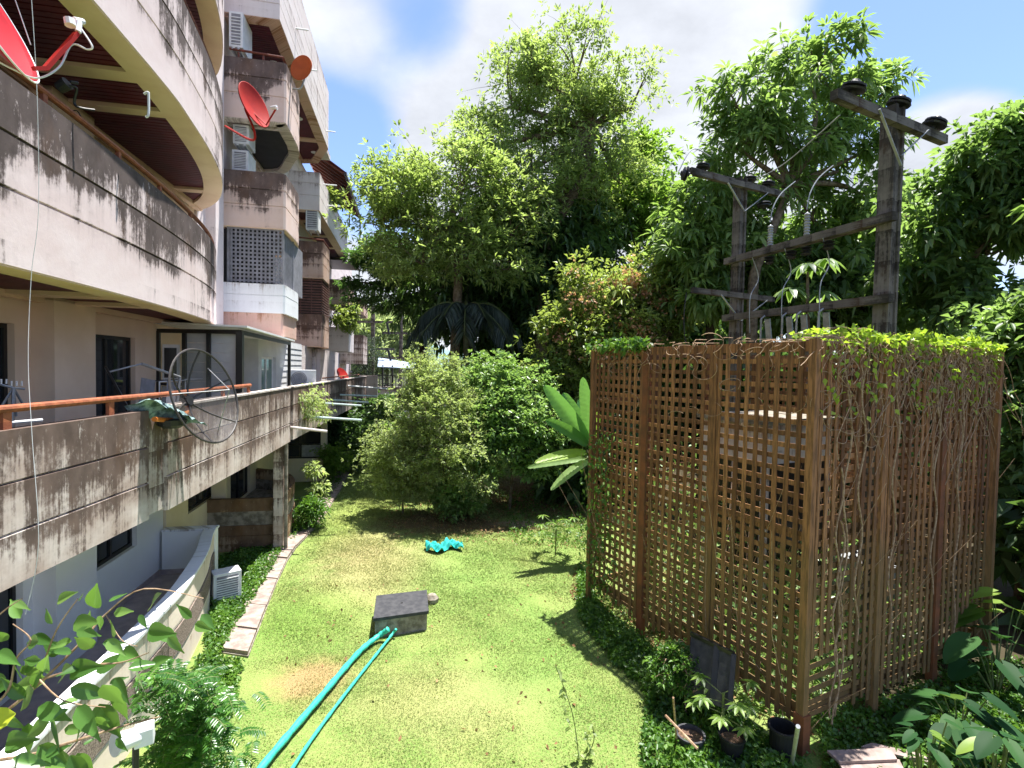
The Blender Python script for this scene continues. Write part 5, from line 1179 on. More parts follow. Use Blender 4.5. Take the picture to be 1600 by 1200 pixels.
# ------------------------------------------------------------------ shrubs on the lawn
b0 = gb(700, 16.2)
plant('shrub', 'tall cone shaped pale green bush standing in its own shade on the lawn', 'bush', b0,
      [pxl(658, 585, 16.2, 20, 30, .6), pxl(695, 588, 16.2, 22, 30, .6), pxl(688, 635, 16.2, 52, 50, 1.3), pxl(650, 650, 16.3, 32, 45, 1.0), pxl(700, 705, 16, 66, 50, 1.5), pxl(640, 700, 16, 40, 45, 1.1), pxl(740, 730, 16, 40, 38, 1.0)], 150, 42, None, 'grey',
      L=.105, Wd=.045, droop=.15, spread=.22, ros=7, trunk=[b0, P(695, 760, 16.2), P(690, 700, 16.2)], tr=.06, up=.4, twigs=True)
b0 = gb(632, 16.6)
plant('shrub', 'low loose bush spilling left of the tall cone shaped bush', 'bush', b0,
      [pxl(612, 700, 16.6, 34, 32, .9), pxl(600, 735, 16.4, 36, 28, .9), pxl(640, 745, 16.4, 32, 30, .8)], 60, 32, None, 'grey',
      L=.11, Wd=.045, droop=.2, spread=.2, ros=7, trunk=[b0, P(630, 760, 16.6)], tr=.035)
b0 = gb(800, 17.4)
plant('shrub', 'glossy broad leaved bush to the right of the cone shaped bush', 'bush', b0,
      [pxl(765, 595, 17.5, 48, 34, 1.2), pxl(820, 600, 17.5, 40, 30, 1.2), pxl(800, 650, 17.2, 66, 42, 1.5), pxl(850, 665, 17.2, 34, 30, 1), pxl(770, 700, 17, 60, 36, 1.2), pxl(830, 715, 17, 45, 25, 1)], 130, 26, None, 'shrub',
      L=.17, Wd=.085, droop=.25, spread=.27, ros=7, trunk=[b0, P(800, 740, 17.4), P(800, 690, 17.4)], tr=.06)
b0 = G(712, 812)
plant('shrub', 'small leggy bush at the foot of the cone shaped bush', 'bush', b0, [pxl(700, 770, b0.y, 28, 18, .5), pxl(735, 785, b0.y, 26, 16, .5), pxl(715, 795, b0.y, 30, 12, .5)], 34, 20, None, 'shrub',
      L=.12, Wd=.06, spread=.16, ros=6, trunk=[b0, P(712, 790, b0.y)], tr=.03)
b0 = gb(880, 18.5)
plant('shrub', 'mixed bush behind the banana plant', 'bush', b0, [pxl(870, 585, 18.5, 40, 25, 1), pxl(900, 560, 18.5, 45, 30, 1), pxl(880, 630, 18.2, 40, 35, 1), pxl(900, 690, 18, 40, 35, 1)], 60, 20, None, 'flower',
      L=.18, Wd=.09, spread=.3, ros=7, trunk=[b0, P(880, 640, 18.5)], tr=.05)
# planting along the foot of the flats
b0 = G(490, 815)
r_ = plant('papaya_sapling', 'spindly sapling with tufts of leaves at the foot of the flats', 'plant', b0, [pxl(485, 735, b0.y, 13, 9, .25), pxl(492, 760, b0.y, 12, 7, .25)], 8, 7, None, 'grey', L=.17, Wd=.06, spread=.10, ros=6, droop=.5,
           trunk=[b0, P(492, 775, b0.y), P(488, 740, b0.y)], tr=.025)
b0 = G(478, 828)
plant('shrub', 'leafy clump beside the drain slabs under the column', 'bush', b0, [pxl(478, 805, b0.y, 14, 12, .4), pxl(490, 792, b0.y, 11, 10, .3), pxl(470, 820, b0.y, 10, 7, .3)], 20, 12, None, 'cover', L=.17, Wd=.05, spread=.13, ros=6, trunk=[b0, P(480, 805, b0.y)], tr=.02)
b0 = G(535, 728)
plant('shrub', 'dark bush crowding the far column of the flats', 'bush', b0, [pxl(530, 650, 24, 22, 30, 1.2), pxl(545, 690, 23, 24, 34, 1.2), pxl(520, 690, 23, 16, 30, 1), pxl(560, 660, 25, 20, 20, 1)], 60, 24, None, 'darkgreen', L=.22, Wd=.10, spread=.35, ros=7, trunk=[b0, P(535, 690, 23)], tr=.06)
b0 = G(515, 742)
plant('shrub', 'speckled yellow green bush by the far column', 'bush', b0, [pxl(522, 715, 20.5, 14, 18, .5), pxl(515, 730, 20.5, 12, 10, .5)], 18, 20, None, 'bright', L=.14, Wd=.06, spread=.2, ros=6, trunk=[b0, P(518, 725, 20.5)], tr=.02)
b0 = G(583, 690)
r_ = thing('fern_palm', 'bright green feathery clump at the far end of the lawn', 'plant', gb(583, 31))
for k in range(12): a = k * .55; frond(r_, P(583, 665, 31), (math.cos(a), math.sin(a), .8), 1.6, .5, 'bright', 18, .12, .6, .5)
b0 = gb(590, 34)
plant('shrub', 'round dark bush below the far white wall', 'bush', b0, [pxl(588, 640, 33, 26, 16, 1.2), pxl(600, 660, 33, 20, 20, 1.2)], 40, 20, None, 'darkgreen', L=.3, Wd=.14, spread=.4, ros=7, trunk=[b0, P(590, 650, 34)], tr=.06)
# creeper hanging over the long parapet
r_ = plant('trailing_creeper', 'pale green creeper hanging over the long first floor parapet', 'creeper', B(-2.85, 16, 4.2), [(np.array(B(-2.78, 15.4, 3.9)), np.array([.22, .75, .22])), (np.array(B(-2.72, 15.9, 3.55)), np.array([.2, .7, .35])), (np.array(B(-2.7, 16.8, 3.3)), np.array([.15, .5, .3]))], 30, 13, None, 'grey', L=.075, Wd=.032, spread=.12, ros=5, droop=.6, up=-.3, twigs=True)
r_ = plant('potted_plants', 'row of bushy plants overflowing the far third floor planter', 'plant', B(-3.4, 31, 7.0), [(np.array(B(-4.0, 30.9, 7.7)), np.array([.35, .4, .5])), (np.array(B(-3.4, 31.6, 8.0)), np.array([.3, .5, .4])), (np.array(B(-3.5, 31.1, 7.2)), np.array([.4, .5, .25]))], 30, 11, None, 'flower', L=.22, Wd=.12, spread=.2, ros=6)
r_ = plant('potted_plants', 'small green plant trailing on the sunlit angular balcony', 'plant', B(-3.75, 26.2, 12.75), [(np.array(B(-3.75, 26.0, 12.75)), np.array([.25, .8, .25]))], 14, 12, None, 'flower', L=.2, Wd=.1, spread=.2, ros=5)
# ------------------------------------------------------------------ far end of the garden
hs = thing('house', 'low whitewashed house with a railed terrace and blue grey awning at the far end', 'house', gb(620, 42))
mm = M(); mm.box((-12.5, 42, 0), (2, 48, 2.88)); mm.build('wall', m['pale_far'], hs)
mm = M(); mm.box((-12.7, 41.8, 2.9), (2.2, 42.1, 3.1)); mm.build('ledge', m['oldconcrete'], hs)
mm = M(); q0, q1 = P(608, 614, 41.9), P(660, 640, 41.9); mm.box((q0.x, 41.9, q1.z), (q1.x, 41.99, q0.z)); wf = mm.build('window', m['blackframe'], hs)
mm = M(); mm.box((q0.x - .25, 41.85, q1.z - .3), (q1.x, 41.98, q1.z - .05)); mm.build('sill', m['white_metal'], wf)
mm = M()
for k in range(60): mm.box((-11.5 + k * .22, 41.9, 3.1), (-11.46 + k * .22, 41.94, 4.0))
mm.box((-11.6, 41.88, 4.0), (2, 41.96, 4.06)); rr_ = mm.build('railing', m['blackframe'], hs); rr_['kind'] = 'stuff'
for px in (598, 613, 636): q = P(px, 600, 42.2); mm = M(); mm.box((q.x - .06, 42.1, 3.1), (q.x + .06, 42.22, 4.85)); mm.build('awning_post', m['blackframe'], hs)
a, b_, c_, d_ = P(590, 574, 42), P(646, 577, 42), P(650, 569, 47), P(591, 560, 47)
mm = M(); mm.add([a, b_, c_, d_, *[v + Vector((0, 0, .08)) for v in (a, b_, c_, d_)]], [(0, 1, 2, 3), (7, 6, 5, 4), (0, 4, 5, 1), (1, 5, 6, 2), (2, 6, 7, 3), (3, 7, 4, 0)]); mm.build('awning', plain('awning_blue_grey', (.35, .42, .52), None, 2, .6, .3), hs)
for k, (px, Yp, h, lab) in enumerate(((582, 46, 12.3, 'left of the two far power poles beyond the lawn'), (626, 50, 11.6, 'right of the two far power poles beyond the lawn'))):
    q = gb(px, Yp); r_ = thing('power_pole', lab, 'power pole', q, 0)
    mm = M(); mm.bar(q, q + Vector((0, 0, h)), .3); mm.build('shaft', m['pole'], r_)
    for z, w in ((h - 3.6, 3.6), (h - 6.0, 4.0)): mm = M(); mm.bar(q + Vector((-w / 2, -.2, z)), q + Vector((w / 2, -.2, z)), .16, .2); mm.build('crossarm', m['pole'], r_); mm = M(); mm.tube([q + Vector((w * .35, -.2, z)), q + Vector((w * .42, -.2, z - 1.1))], .1, 6); mm.build('insulator', m['black'], r_)
b0 = gb(572, 44)
plant('bare_tangle', 'grey leafless creeper tangle climbing the far left power pole', 'creeper', b0, [pxl(568, 560, 44, 12, 28, .8), pxl(575, 610, 44, 12, 30, .8)], 30, 14, None, 'palm', L=.5, Wd=.06, spread=.5, ros=5, trunk=[b0, P(572, 600, 44)], tr=.1)
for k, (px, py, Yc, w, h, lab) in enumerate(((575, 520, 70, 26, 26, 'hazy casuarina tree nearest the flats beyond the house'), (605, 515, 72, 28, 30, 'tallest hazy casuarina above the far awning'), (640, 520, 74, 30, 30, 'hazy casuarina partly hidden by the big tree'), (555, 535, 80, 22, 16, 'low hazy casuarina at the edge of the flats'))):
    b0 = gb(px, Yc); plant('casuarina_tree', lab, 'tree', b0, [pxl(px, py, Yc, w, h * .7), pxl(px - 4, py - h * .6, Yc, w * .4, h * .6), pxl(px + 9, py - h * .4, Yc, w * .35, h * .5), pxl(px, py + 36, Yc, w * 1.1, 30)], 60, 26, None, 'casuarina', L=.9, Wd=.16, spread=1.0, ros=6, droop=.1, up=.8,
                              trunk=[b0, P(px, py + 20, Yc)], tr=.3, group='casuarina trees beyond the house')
hm = M(); hx = np.linspace(-420, 200, 40); top = [28 + 22 * math.exp(-((x + 190) / 80) ** 2) + 8 * math.sin(x * .03) for x in hx]
for i, x in enumerate(hx): hm.v += [(x, 620, -5), (x, 640, top[i] * .7), (x, 690, top[i])]
for i in range(len(hx) - 1):
    for j in range(2): a = i * 3 + j; hm.face((a, a + 3, a + 4, a + 1))
o = hm.build('hill', plain('hill_haze_blue', (.20, .30, .30), (.15, .24, .25), .02, .95, .05), smooth=True); tag(o, 'low wooded hill on the horizon', kind='structure')  # bluish base colour holds the hill's distance haze
# ------------------------------------------------------------------ large leaved plants
def blade(parent, base, d, L, Wd, mat_, droop=.3, cup=.12, name='leaf', n=8, tear=0, notch=0, up=(0, 0, 1), wav=.0):
    """one broad leaf as a curved sheet with a midrib"""
    base = Vector(base); d = Vector(d).normalized(); upv = Vector(up); sd = d.cross(upv)
    sd = sd.normalized() if sd.length > .05 else Vector((1, 0, 0)); nn = sd.cross(d)
    V = []; Fc = []; q = 4
    for i in range(n + 1):
        t_ = i / n
        w = math.sin(math.pi * min(1, t_ ** (.62 if (notch or not tear) else .8) * .97 + .03)) ** ((.42 if tear else 1.15) if not notch else .6) * Wd / 2
        if i == n: w = .002
        c = base + d * L * t_ + Vector((0, 0, -1)) * L * droop * t_ * t_
        for j in range(-q, q + 1):
            s_ = j / q; tr_ = (random.uniform(-tear, tear) * abs(s_)) * L
            back = notch * Wd * .35 * abs(s_) * (1 - t_) ** 2
            V.append(c + sd * w * s_ + nn * (cup * w * abs(s_) ** 1.3 * 2) + d * (tr_ - back) + nn * wav * math.sin(i * 2.3 + j))
    k = 2 * q + 1
    for i in range(n):
        for j in range(k - 1): Fc.append((i * k + j, (i + 1) * k + j, (i + 1) * k + j + 1, i * k + j + 1))
    mm = M(); mm.add(V, Fc); o = mm.build(name, mat_, parent, smooth=True)
    a = o.data.attributes.new('r', 'FLOAT', 'FACE'); val = random.random(); a.data.foreach_set('value', [val] * len(Fc)); return o
# banana plant
b0 = G(935, 872)
r_ = thing('banana_plant', 'banana plant with tall ribbed leaves at the left corner of the enclosure', 'plant', b0)
top = P(925, 690, b0.y)
mm = M(); mm.tube([b0, P(930, 790, b0.y), top], [.13, .11, .07], 12); mm.build('stem', plain('banana_stem', (.16, .11, .06), (.08, .05, .03), 8, .8, .2), r_)
for (px, py, tx, ty, dy, w, mt, dr) in ((925, 700, 853, 604, -.3, .42, 'banana', .05), (925, 690, 912, 596, -.2, .36, 'banana', .0), (925, 700, 880, 612, .3, .36, 'banana', .1), (926, 700, 852, 655, -.7, .30, 'banana', .15), (928, 690, 936, 640, -.5, .26, 'banana_y', .15), (925, 705, 842, 722, -.8, .30, 'banana_y', .1),
                                      (925, 715, 832, 730, .2, .22, 'shrub', .1), (925, 715, 870, 760, -.4, .26, 'shrub', .2), (930, 715, 950, 770, -.9, .22, 'banana_y', .3), (930, 710, 925, 790, -.8, .24, 'banana_y', .3), (925, 700, 905, 625, .6, .28, 'banana', .05)):
    a = P(px, py, b0.y); e = P(tx, ty, b0.y + dy); d = e - a; L = d.length; o_ = a + d * .12
    blade(r_, o_, d + Vector((0, 0, dr * L)), L * .95, w * 1.0, LM[mt], dr, .12, n=30, tear=.008, up=(-.5, -.8, .6), wav=.007)
    mm = M(); mm.tube([a, o_], .022, 6); mm.build('leaf_stalk', m['stem_green'], r_)
# papaya seedlings
for (px, py, lab, sc_) in ((868, 868, 'young papaya plant on the lawn edge left of the enclosure', 1.0), (1128, 1165, 'lush potted papaya with star shaped leaves in the lower right', .8)):
    b0 = G(px, py); r_ = thing('papaya_plant', lab, 'plant', b0); h = .55 * sc_ + .25
    tp = b0 + Vector((0, 0, h)); mm = M(); mm.tube([b0, tp], .018, 6); mm.build('stem', m['stem_green'], r_)
    for k in range(11):
        a = k * 2.4; d = Vector((math.cos(a), math.sin(a), .45)); e = tp + d * (.34 + .1 * random.random()) * sc_ - Vector((0, 0, .04 * k)); mm = M(); mm.tube([tp - Vector((0, 0, .03 * k)), e], .006, 5); st_ = mm.build('leaf_stalk', m['stem_green'], r_)
        lv = Leaves(); th = np.linspace(-2.2, 2.2, 7) + a; dd = np.stack([np.cos(th), np.sin(th), np.full(7, -.05)], 1); lv.add(np.tile(np.array(e)[None], (7, 1)), dd, np.tile([[0, 0, 1.0]], (7, 1)), .17 * sc_ + .02, .06, .3, .15, 'l'); lv.build('leaf', LM['bright'], st_)
# pots
def pot(lab, c, r, h, mt, name='flower_pot'):
    r_ = thing(name, lab, 'flower pot', c); mm = M(); mm.lathe([(0, 0), (r * .72, 0), (r, h), (r * 1.08, h), (r * 1.08, h + .02), (r * .93, h + .02), (r * .9, h - .04), (0, h - .04)], 24, Matrix.Translation(c)); mm.build('pot', mt, r_)
    mm = M(); mm.lathe([(0, h - .035), (r * .88, h - .03)], 16, Matrix.Translation(c)); mm.build('soil', plain('soil', (.16, .10, .07), (.08, .05, .035), 30, .95, .1, bump=.8), r_); return r_
pot('round plastic pot with a bare pale stem and litter at the lower right', G(1078, 1172), .17, .2, m['lid']); pot('black pot holding the lush papaya at the lower right', G(1130, 1178) + Vector((.08, -.05, 0)), .15, .26, m['black'])
b0 = G(1072, 1120)
plant('potted_shrub', 'wiry light green bush in front of the leaning dark board', 'bush', b0, [pxl(1060, 1040, b0.y + .1, 32, 30, .25), pxl(1085, 1065, b0.y, 30, 24, .25), pxl(1040, 1030, b0.y + .2, 20, 18, .2)], 44, 16, None, 'cover', L=.065, Wd=.028, spread=.075, ros=6, trunk=[b0, P(1070, 1080, b0.y)], tr=.014, bark='vine')
mm = M(); mm.tube([G(1058, 1165), P(1052, 1090, 5.6)], .012, 6); o = mm.build('stake', m['vine']); tag(o, 'pale bare stick standing in the round plastic pot', 'stick')
mm = M(); mm.tube([P(1040, 1118, 5.5), P(1090, 1170, 5.1)], .014, 6); o = mm.build('fallen_stick', m['vine']); tag(o, 'pale stick lying slanted across the round plastic pot', 'stick')
# leaning dark board, bin and planks
r_ = thing('leaning_board', 'dark framed board leaning against the foot of the enclosure', 'board', G(1110, 1105))
a, b_, c_, d_ = P(1080, 990, 7.2), P(1147, 1022, 6.6), P(1140, 1110, 6.35), P(1072, 1085, 6.9)
nrm = (b_ - a).cross(d_ - a).normalized() * .03
mm = M(); mm.add([a, b_, c_, d_, a + nrm, b_ + nrm, c_ + nrm, d_ + nrm], [(0, 1, 2, 3), (7, 6, 5, 4), (0, 4, 5, 1), (1, 5, 6, 2), (2, 6, 7, 3), (3, 7, 4, 0)]); mm.build('panel', m['lid'], r_)
mm = M(); mm.bar(a.lerp(b_, .62), d_.lerp(c_, .62), .07, .06); mm.bar(b_, c_, .06, .06); mm.bar(a, b_, .05, .05); mm.build('frame', m['blackframe'], r_)
q = G(1222, 1180); r_ = thing('waste_bin', 'dark round bin in the shade under the enclosure corner', 'bin', q)
mm = M(); mm.lathe([(0, 0), (.14, 0), (.16, .34), (.18, .34), (.18, .37), (.15, .37), (.13, .05), (0, .05)], 22, Matrix.Translation(q)); mm.build('body', m['black'], r_)
mm = M(); mm.tube([G(1237, 1195), P(1247, 1135, 5.2)], .022, 8); o = mm.build('pipe_stub', m['grey_metal']); tag(o, 'short grey pipe standing beside the dark bin', 'pipe')
wd = plain('plank_pinkish', (.34, .26, .235), (.22, .17, .15), 5, .85, .15, bump=.5)
for k, (pts, z, lab) in enumerate((((( 1292, 1172), (1392, 1168), (1402, 1186), (1312, 1190)), .20, 'pale weathered plank on top of the pile at the bottom right'), (((1310, 1190), (1405, 1186), (1420, 1215), (1330, 1225)), .16, 'lower pale plank at the bottom right edge'), (((1345, 1166), (1362, 1160), (1460, 1182), (1450, 1190)), .13, 'long plank running off behind the plank pile'))):
    mm = M(); quadbox(mm, [G(x, y, z) for x, y in pts], z - .035, z); o = mm.build('plank', wd, bevel=.004); tag(o, lab, 'plank', 'planks at the bottom right')
mm = M(); quadbox(mm, [G(x, y, .08) for x, y in ((1318, 1188), (1395, 1184), (1405, 1230), (1330, 1235))], -.02, .10); o = mm.build('block', m['oldconcrete']); tag(o, 'mossy block under the pale planks', 'block')
# elephant ear leaves
k = 0
for (px, py, Yc, n_, s_, lab) in ((1500, 1100, 6.4, 16, .36, 'broad heart leaved plant in the shade at the lower right'), (1560, 1010, 7.6, 12, .5, 'tall elephant ear plant beside the right corner of the enclosure'), (1570, 940, 8.2, 8, .5, 'sunlit elephant ear plant behind the right corner of the enclosure'), (1450, 1150, 5.6, 16, .20, 'small broad leaved clump right of the planks'), (1560, 1170, 5.3, 16, .26, 'mixed leafy clump in the bottom right corner')):
    b0 = G(px, py + 40) if False else Vector((P(px, py, Yc).x, Yc, 0)); r_ = thing('elephant_ear', lab, 'plant', b0)
    for i in range(n_):
        a = random.uniform(0, 6.28); rr = random.uniform(.1, .55) * (s_ / .36); e = Vector(P(px, py, Yc)) + Vector((math.cos(a) * rr, math.sin(a) * rr * .7, random.uniform(-.25, .2)))
        e.z = max(.1, e.z); st = M(); st.tube([b0 + Vector((math.cos(a) * .05, math.sin(a) * .05, 0)), b0.lerp(e, .6) + Vector((0, 0, .08)), e], [.012, .009, .007], 5); so = st.build('leaf_stalk', m['stem_green'], r_)
        mt = LM['bright'] if (Yc == 8.2 or random.random() < .12) else LM['taro']
        blade(so, e, (math.cos(a), math.sin(a), -.25), s_ * random.uniform(.7, 1.2), s_ * random.uniform(.5, .75), mt, .25, .10, n=8, notch=1)
# leafy ground cover and litter
def scatter(name, lab, regs, mat_, L, Wd, zr, upb=.6, ros=1, avoid=None):
    lv = Leaves()
    for (poly, n) in regs:
        xs = np.array([G(*p)[:2] for p in poly]); lo, hi = xs.min(0), xs.max(0); q = rng.uniform(lo, hi, (n * 3, 2))
        ins = np.zeros(len(q), bool); j = len(xs) - 1
        for i in range(len(xs)):
            c_ = ((xs[i, 1] > q[:, 1]) != (xs[j, 1] > q[:, 1])) & (q[:, 0] < (xs[j, 0] - xs[i, 0]) * (q[:, 1] - xs[i, 1]) / (xs[j, 1] - xs[i, 1] + 1e-9) + xs[i, 0]); ins ^= c_; j = i
        q = q[ins][:n]; h = .5 + .5 * np.sin(q[:, 0] * 5.1) * np.cos(q[:, 1] * 4.3 + q[:, 0]); z = rng.random(len(q)) * zr * (.35 + .65 * h)
        q3 = np.column_stack([q, z]); q3 = np.repeat(q3, ros, 0); cr = np.repeat(h * .7 + .15, ros)
        lv.add(q3 + rng.normal(size=q3.shape) * .01, rdir(len(q3), upb * .3), rdir(len(q3), upb * 3), L * (.6 + .8 * rng.random(len(q3))), Wd * (.7 + .6 * rng.random(len(q3))), .25, .14, 'r', cr)
    o = lv.build(name, LM[mat_], None, 'stuff'); tag(o, lab); return o
scatter('ground_cover', 'leafy weeds along the foot of the enclosure and the flats', [
    ([(905, 880), (935, 945), (1010, 1010), (1100, 1090), (1040, 1110), (960, 1040), (900, 960)], 3600), ([(1010, 1050), (1100, 1090), (1270, 1199), (1000, 1290)], 3000),
    ([(1280, 1130), (1420, 1080), (1560, 1030), (1650, 1050), (1650, 1290), (1290, 1290)], 6000), ([(345, 870), (440, 850), (440, 868), (345, 1025), (330, 1060), (320, 1000)], 5200),
    ([(310, 1030), (380, 1040), (360, 1120), (300, 1290), (240, 1290)], 2600), ([(455, 850), (500, 800), (540, 745), (530, 735), (480, 780), (452, 840)], 1500),
    ([(780, 770), (930, 770), (930, 860), (800, 850)], 1500)], 'cover', .075, .045, .20, ros=2)
scatter('leaf_litter', 'dry brown fallen leaves scattered under the bushes and along the enclosure', [
    ([(600, 790), (760, 770), (920, 780), (920, 860), (760, 850), (610, 840)], 1500), ([(905, 880), (1010, 960), (1130, 1090), (1060, 1100), (960, 1010), (890, 930)], 900), ([(950, 880), (1250, 900), (1270, 1180), (1000, 1000)], 2500),
    ([(440, 900), (900, 900), (1000, 1200), (420, 1200)], 170), ([(1280, 1130), (1560, 1030), (1640, 1290), (1290, 1290)], 900)], 'dry', .08, .04, .03, upb=.1)
# ------------------------------------------------------------------ lawn grass blades
t = NT('grass_blade'); lc = lawn_nodes(t); a_ = t.n('ShaderNodeAttribute'); a_.attribute_name = 'r'
gc = t.mix(t.ramp(a_.outputs['Fac'], 0, 1, 0, .75, False), lc, (.36, .40, .15)); gc = t.mix(t.ramp(a_.outputs['Fac'], .0, .3, .4, 0), gc, (.10, .19, .03))
bs = t.n('ShaderNodeBsdfPrincipled'); t.link(gc, bs.inputs['Base Color']); bs.inputs['Roughness'].default_value = .55; bs.inputs['Specular IOR Level'].default_value = .25
tr_ = t.n('ShaderNodeBsdfTranslucent'); t.link(gc, tr_.inputs[0]); mx = t.n('ShaderNodeMixShader'); mx.inputs[0].default_value = .4; t.link(bs.outputs[0], mx.inputs[1]); t.link(tr_.outputs[0], mx.inputs[2]); t.link(mx.outputs[0], t.out.inputs[0])
def in_poly(q, xs):
    ins = np.zeros(len(q), bool); j = len(xs) - 1
    for i in range(len(xs)):
        c_ = ((xs[i, 1] > q[:, 1]) != (xs[j, 1] > q[:, 1])) & (q[:, 0] < (xs[j, 0] - xs[i, 0]) * (q[:, 1] - xs[i, 1]) / (xs[j, 1] - xs[i, 1] + 1e-9) + xs[i, 0]); ins ^= c_; j = i
    return ins
gl = Leaves()
poly = [G(330, 1210), G(385, 1035), G(415, 955), G(470, 850), G(545, 740), G(560, 700), G(640, 700), G(900, 780), G(930, 880), G(1010, 1000), G(1120, 1090), G(1260, 1210)]
xs = np.array([(v.x, v.y) for v in poly]); xs = np.vstack([xs, [[2.9, 5.2], [-3.0, 5.2]]])
xs = np.array([(v.x, v.y) for v in poly])
q = np.column_stack([rng.uniform(-7, 5, 900000), rng.uniform(4.8, 26, 900000)]); dens = np.clip(9.0 / q[:, 1], 0.25, 1) ** 1.6
q = q[rng.random(len(q)) < dens]; ply = np.vstack([xs, [[3.6, 4.8], [-3.6, 4.8]]]); q = q[in_poly(q + rng.normal(size=q.shape) * .09, ply)]
def near(px, py, rx, ry): c_ = G(px, py); return ((q[:, 0] - c_.x) / rx) ** 2 + ((q[:, 1] - c_.y) / ry) ** 2 < 1 + .5 * np.sin(q[:, 0] * 7) * np.cos(q[:, 1] * 6)
bare = near(690, 815, 1.5, .8) | near(870, 770, 2.6, 2.8) | near(820, 818, .8, .3)
q = q[~(bare & (rng.random(len(q)) < .8))]
lidp = np.array([(v.x, v.y) for v in [cc + (p - cc) * .96 for p in cor]]); q = q[~in_poly(q, lidp)]
n = len(q); sz_ = .034 * (.5 + 1.0 * rng.random(n)) * (.85 + .28 * np.sin(q[:, 0] * 3.3 + 2 * np.sin(q[:, 1] * 1.9)) * np.cos(q[:, 1] * 4.7 + q[:, 0] * 2)) * np.clip(q[:, 1] / 8, 1, 2.0)
zz = np.array([gz(a, b) for a, b in q[:: max(1, n // n)]]) if n < 1 else (.03 * np.sin(q[:, 0] * 1.7 + q[:, 1] * .6) * np.sin(q[:, 1] * 1.1) - .02)
gl.add(np.column_stack([q, zz]), rdir(n, 1.1) * np.array([[1, 1, 1]]), rdir(n, .2), sz_, .0095 * np.clip(q[:, 1] / 8, 1, 2.2), .35, .1, 'r')
LM['grassb'] = t.m
o = gl.build('grass', t.m, None, 'stuff'); tag(o, 'short lawn grass, sunlit green with straw coloured tips')
print('grass', n)
# tufts at the lawn edges
# ------------------------------------------------------------------ creeper on the enclosure
lv = Leaves()
def topline(d, L, o_): return TC + d * L
cr_ = thing('creeper', 'dry tangled creeper with lime green leaves draped over the enclosure top', 'creeper', TC + Vector((0, 0, TH)))
vm = M()
for k in range(330):
    onR = random.random() < .80
    if onR: s_ = random.random() ** .8 * L2 * .97; p = TC + TV * s_; outw = nR
    else: s_ = random.random() * L1; p = TC + TU * s_; outw = nL
    dens = 1 if onR else .5
    p = p + Vector((0, 0, TH + random.uniform(.0, .10))) - outw * random.uniform(-.02, .15)
    along = (TV if onR else TU)
    L = (random.random() ** 3.2 * 2.4 + .2) * (1.0 if onR else .30); pts = [p - outw * .1 + along * random.uniform(-.3, .3)]; q = p + outw * random.uniform(.02, .06)
    pts.append(q); n_ = 7; dr = random.uniform(-.9, .9) * (1 if onR else .8)
    for i in range(1, n_): q = q + Vector((0, 0, -L / n_)) + along * (dr * L / n_ + random.uniform(-.09, .09)) + outw * random.uniform(-.012, .022); 
    q0_ = p + outw * .05; cur = q0_
    for i in range(1, n_):
        cur = cur + Vector((0, 0, -L / n_)) + along * (dr * L / n_ + random.uniform(-.16, .16) * min(1, L)) + outw * random.uniform(-.02, .03)
        off = (cur - TC).dot(outw); 
        if off < .035: cur += outw * (.04 - off)
        pts.append(cur.copy())
    vm.tube(smooth_path3(pts, 3), random.uniform(.0025, .006), 4, False)
o = vm.build('stems', m['vine'], cr_); o['kind'] = 'stuff'
vm = M()
for k in range(190):
    onR = random.random() < .8; al = TV if onR else TU; ow = nR if onR else nL; s_ = random.random() * (L2 if onR else L1)
    c_ = TC + al * s_ + ow * .05 + Vector((0, 0, TH - random.random() ** 1.8 * 1.3)); rr = random.uniform(.05, .26); a0 = random.uniform(0, 6)
    vm.tube([c_ + al * rr * math.cos(a0 + t_) * 1.2 + Vector((0, 0, 1)) * rr * .8 * math.sin(a0 + t_ * .9) + ow * .02 * math.sin(t_ * 2) for t_ in np.linspace(0, random.uniform(1.5, 4.5), 12)], random.uniform(.003, .006), 4, False)
o = vm.build('loops', m['vine'], cr_); o['kind'] = 'stuff'
# long climbing stems on the right face
vm = M()
for s_, h0, h1 in ((.55, .3, 3.6), (.62, .2, 2.9), (.68, .3, 4.6), (1.0, 1.2, 4.9), (1.8, 1.0, 4.9), (2.9, 1.5, 5.0), (3.6, .6, 5.0)):
    pts = [TC + TV * (s_ + .07 * math.sin(i * 1.3 + s_ * 7)) + nR * .06 + Vector((0, 0, h0 + (h1 - h0) * i / 14)) for i in range(15)]; vm.tube(smooth_path3(pts, 2), .012, 5, False)
o = vm.build('climbing_stems', m['vine'], cr_); o['kind'] = 'stuff'
N_ = 1500; s_ = rng.random(N_); q = np.array(TC)[None] + np.array(TV)[None] * (s_[:, None] * (L2 - .55) + .55) - np.array(nR)[None] * (rng.random((N_, 1)) ** 1.3 * .9 - .12); q[:, 2] = TH + .02 + rng.random(N_) * .16 * (.5 + .5 * np.sin(s_ * 19)) + .04
lv.add(q, rdir(N_, .2), rdir(N_, 1.5), .11, .075, .2, .1, 'r')
N_ = 320; s_ = rng.random(N_); q = np.array(TC)[None] + np.array(TV)[None] * (s_[:, None] * L2) + np.array(nR)[None] * .08; q[:, 2] = TH - rng.random(N_) ** 2 * 1.0; lv.add(q, rdir(N_, -.5), rdir(N_, 1), .08, .06, .3, .1, 'r')
lv.build('leaves', LM['lime'], cr_)
lv = Leaves(); N_ = 420; s_ = rng.random(N_) ** .6; q = np.array(TC + TU * L1)[None] - np.array(TU)[None] * (s_[:, None] * 1.9 - .35) + np.array(nL)[None] * .02; q = q + rng.normal(size=q.shape) * .05; q[:, 2] = TH + .05 + rng.normal(size=N_) * .07; lv.add(q, rdir(N_), rdir(N_, 1), .12, .07, .2, .1, 'r')
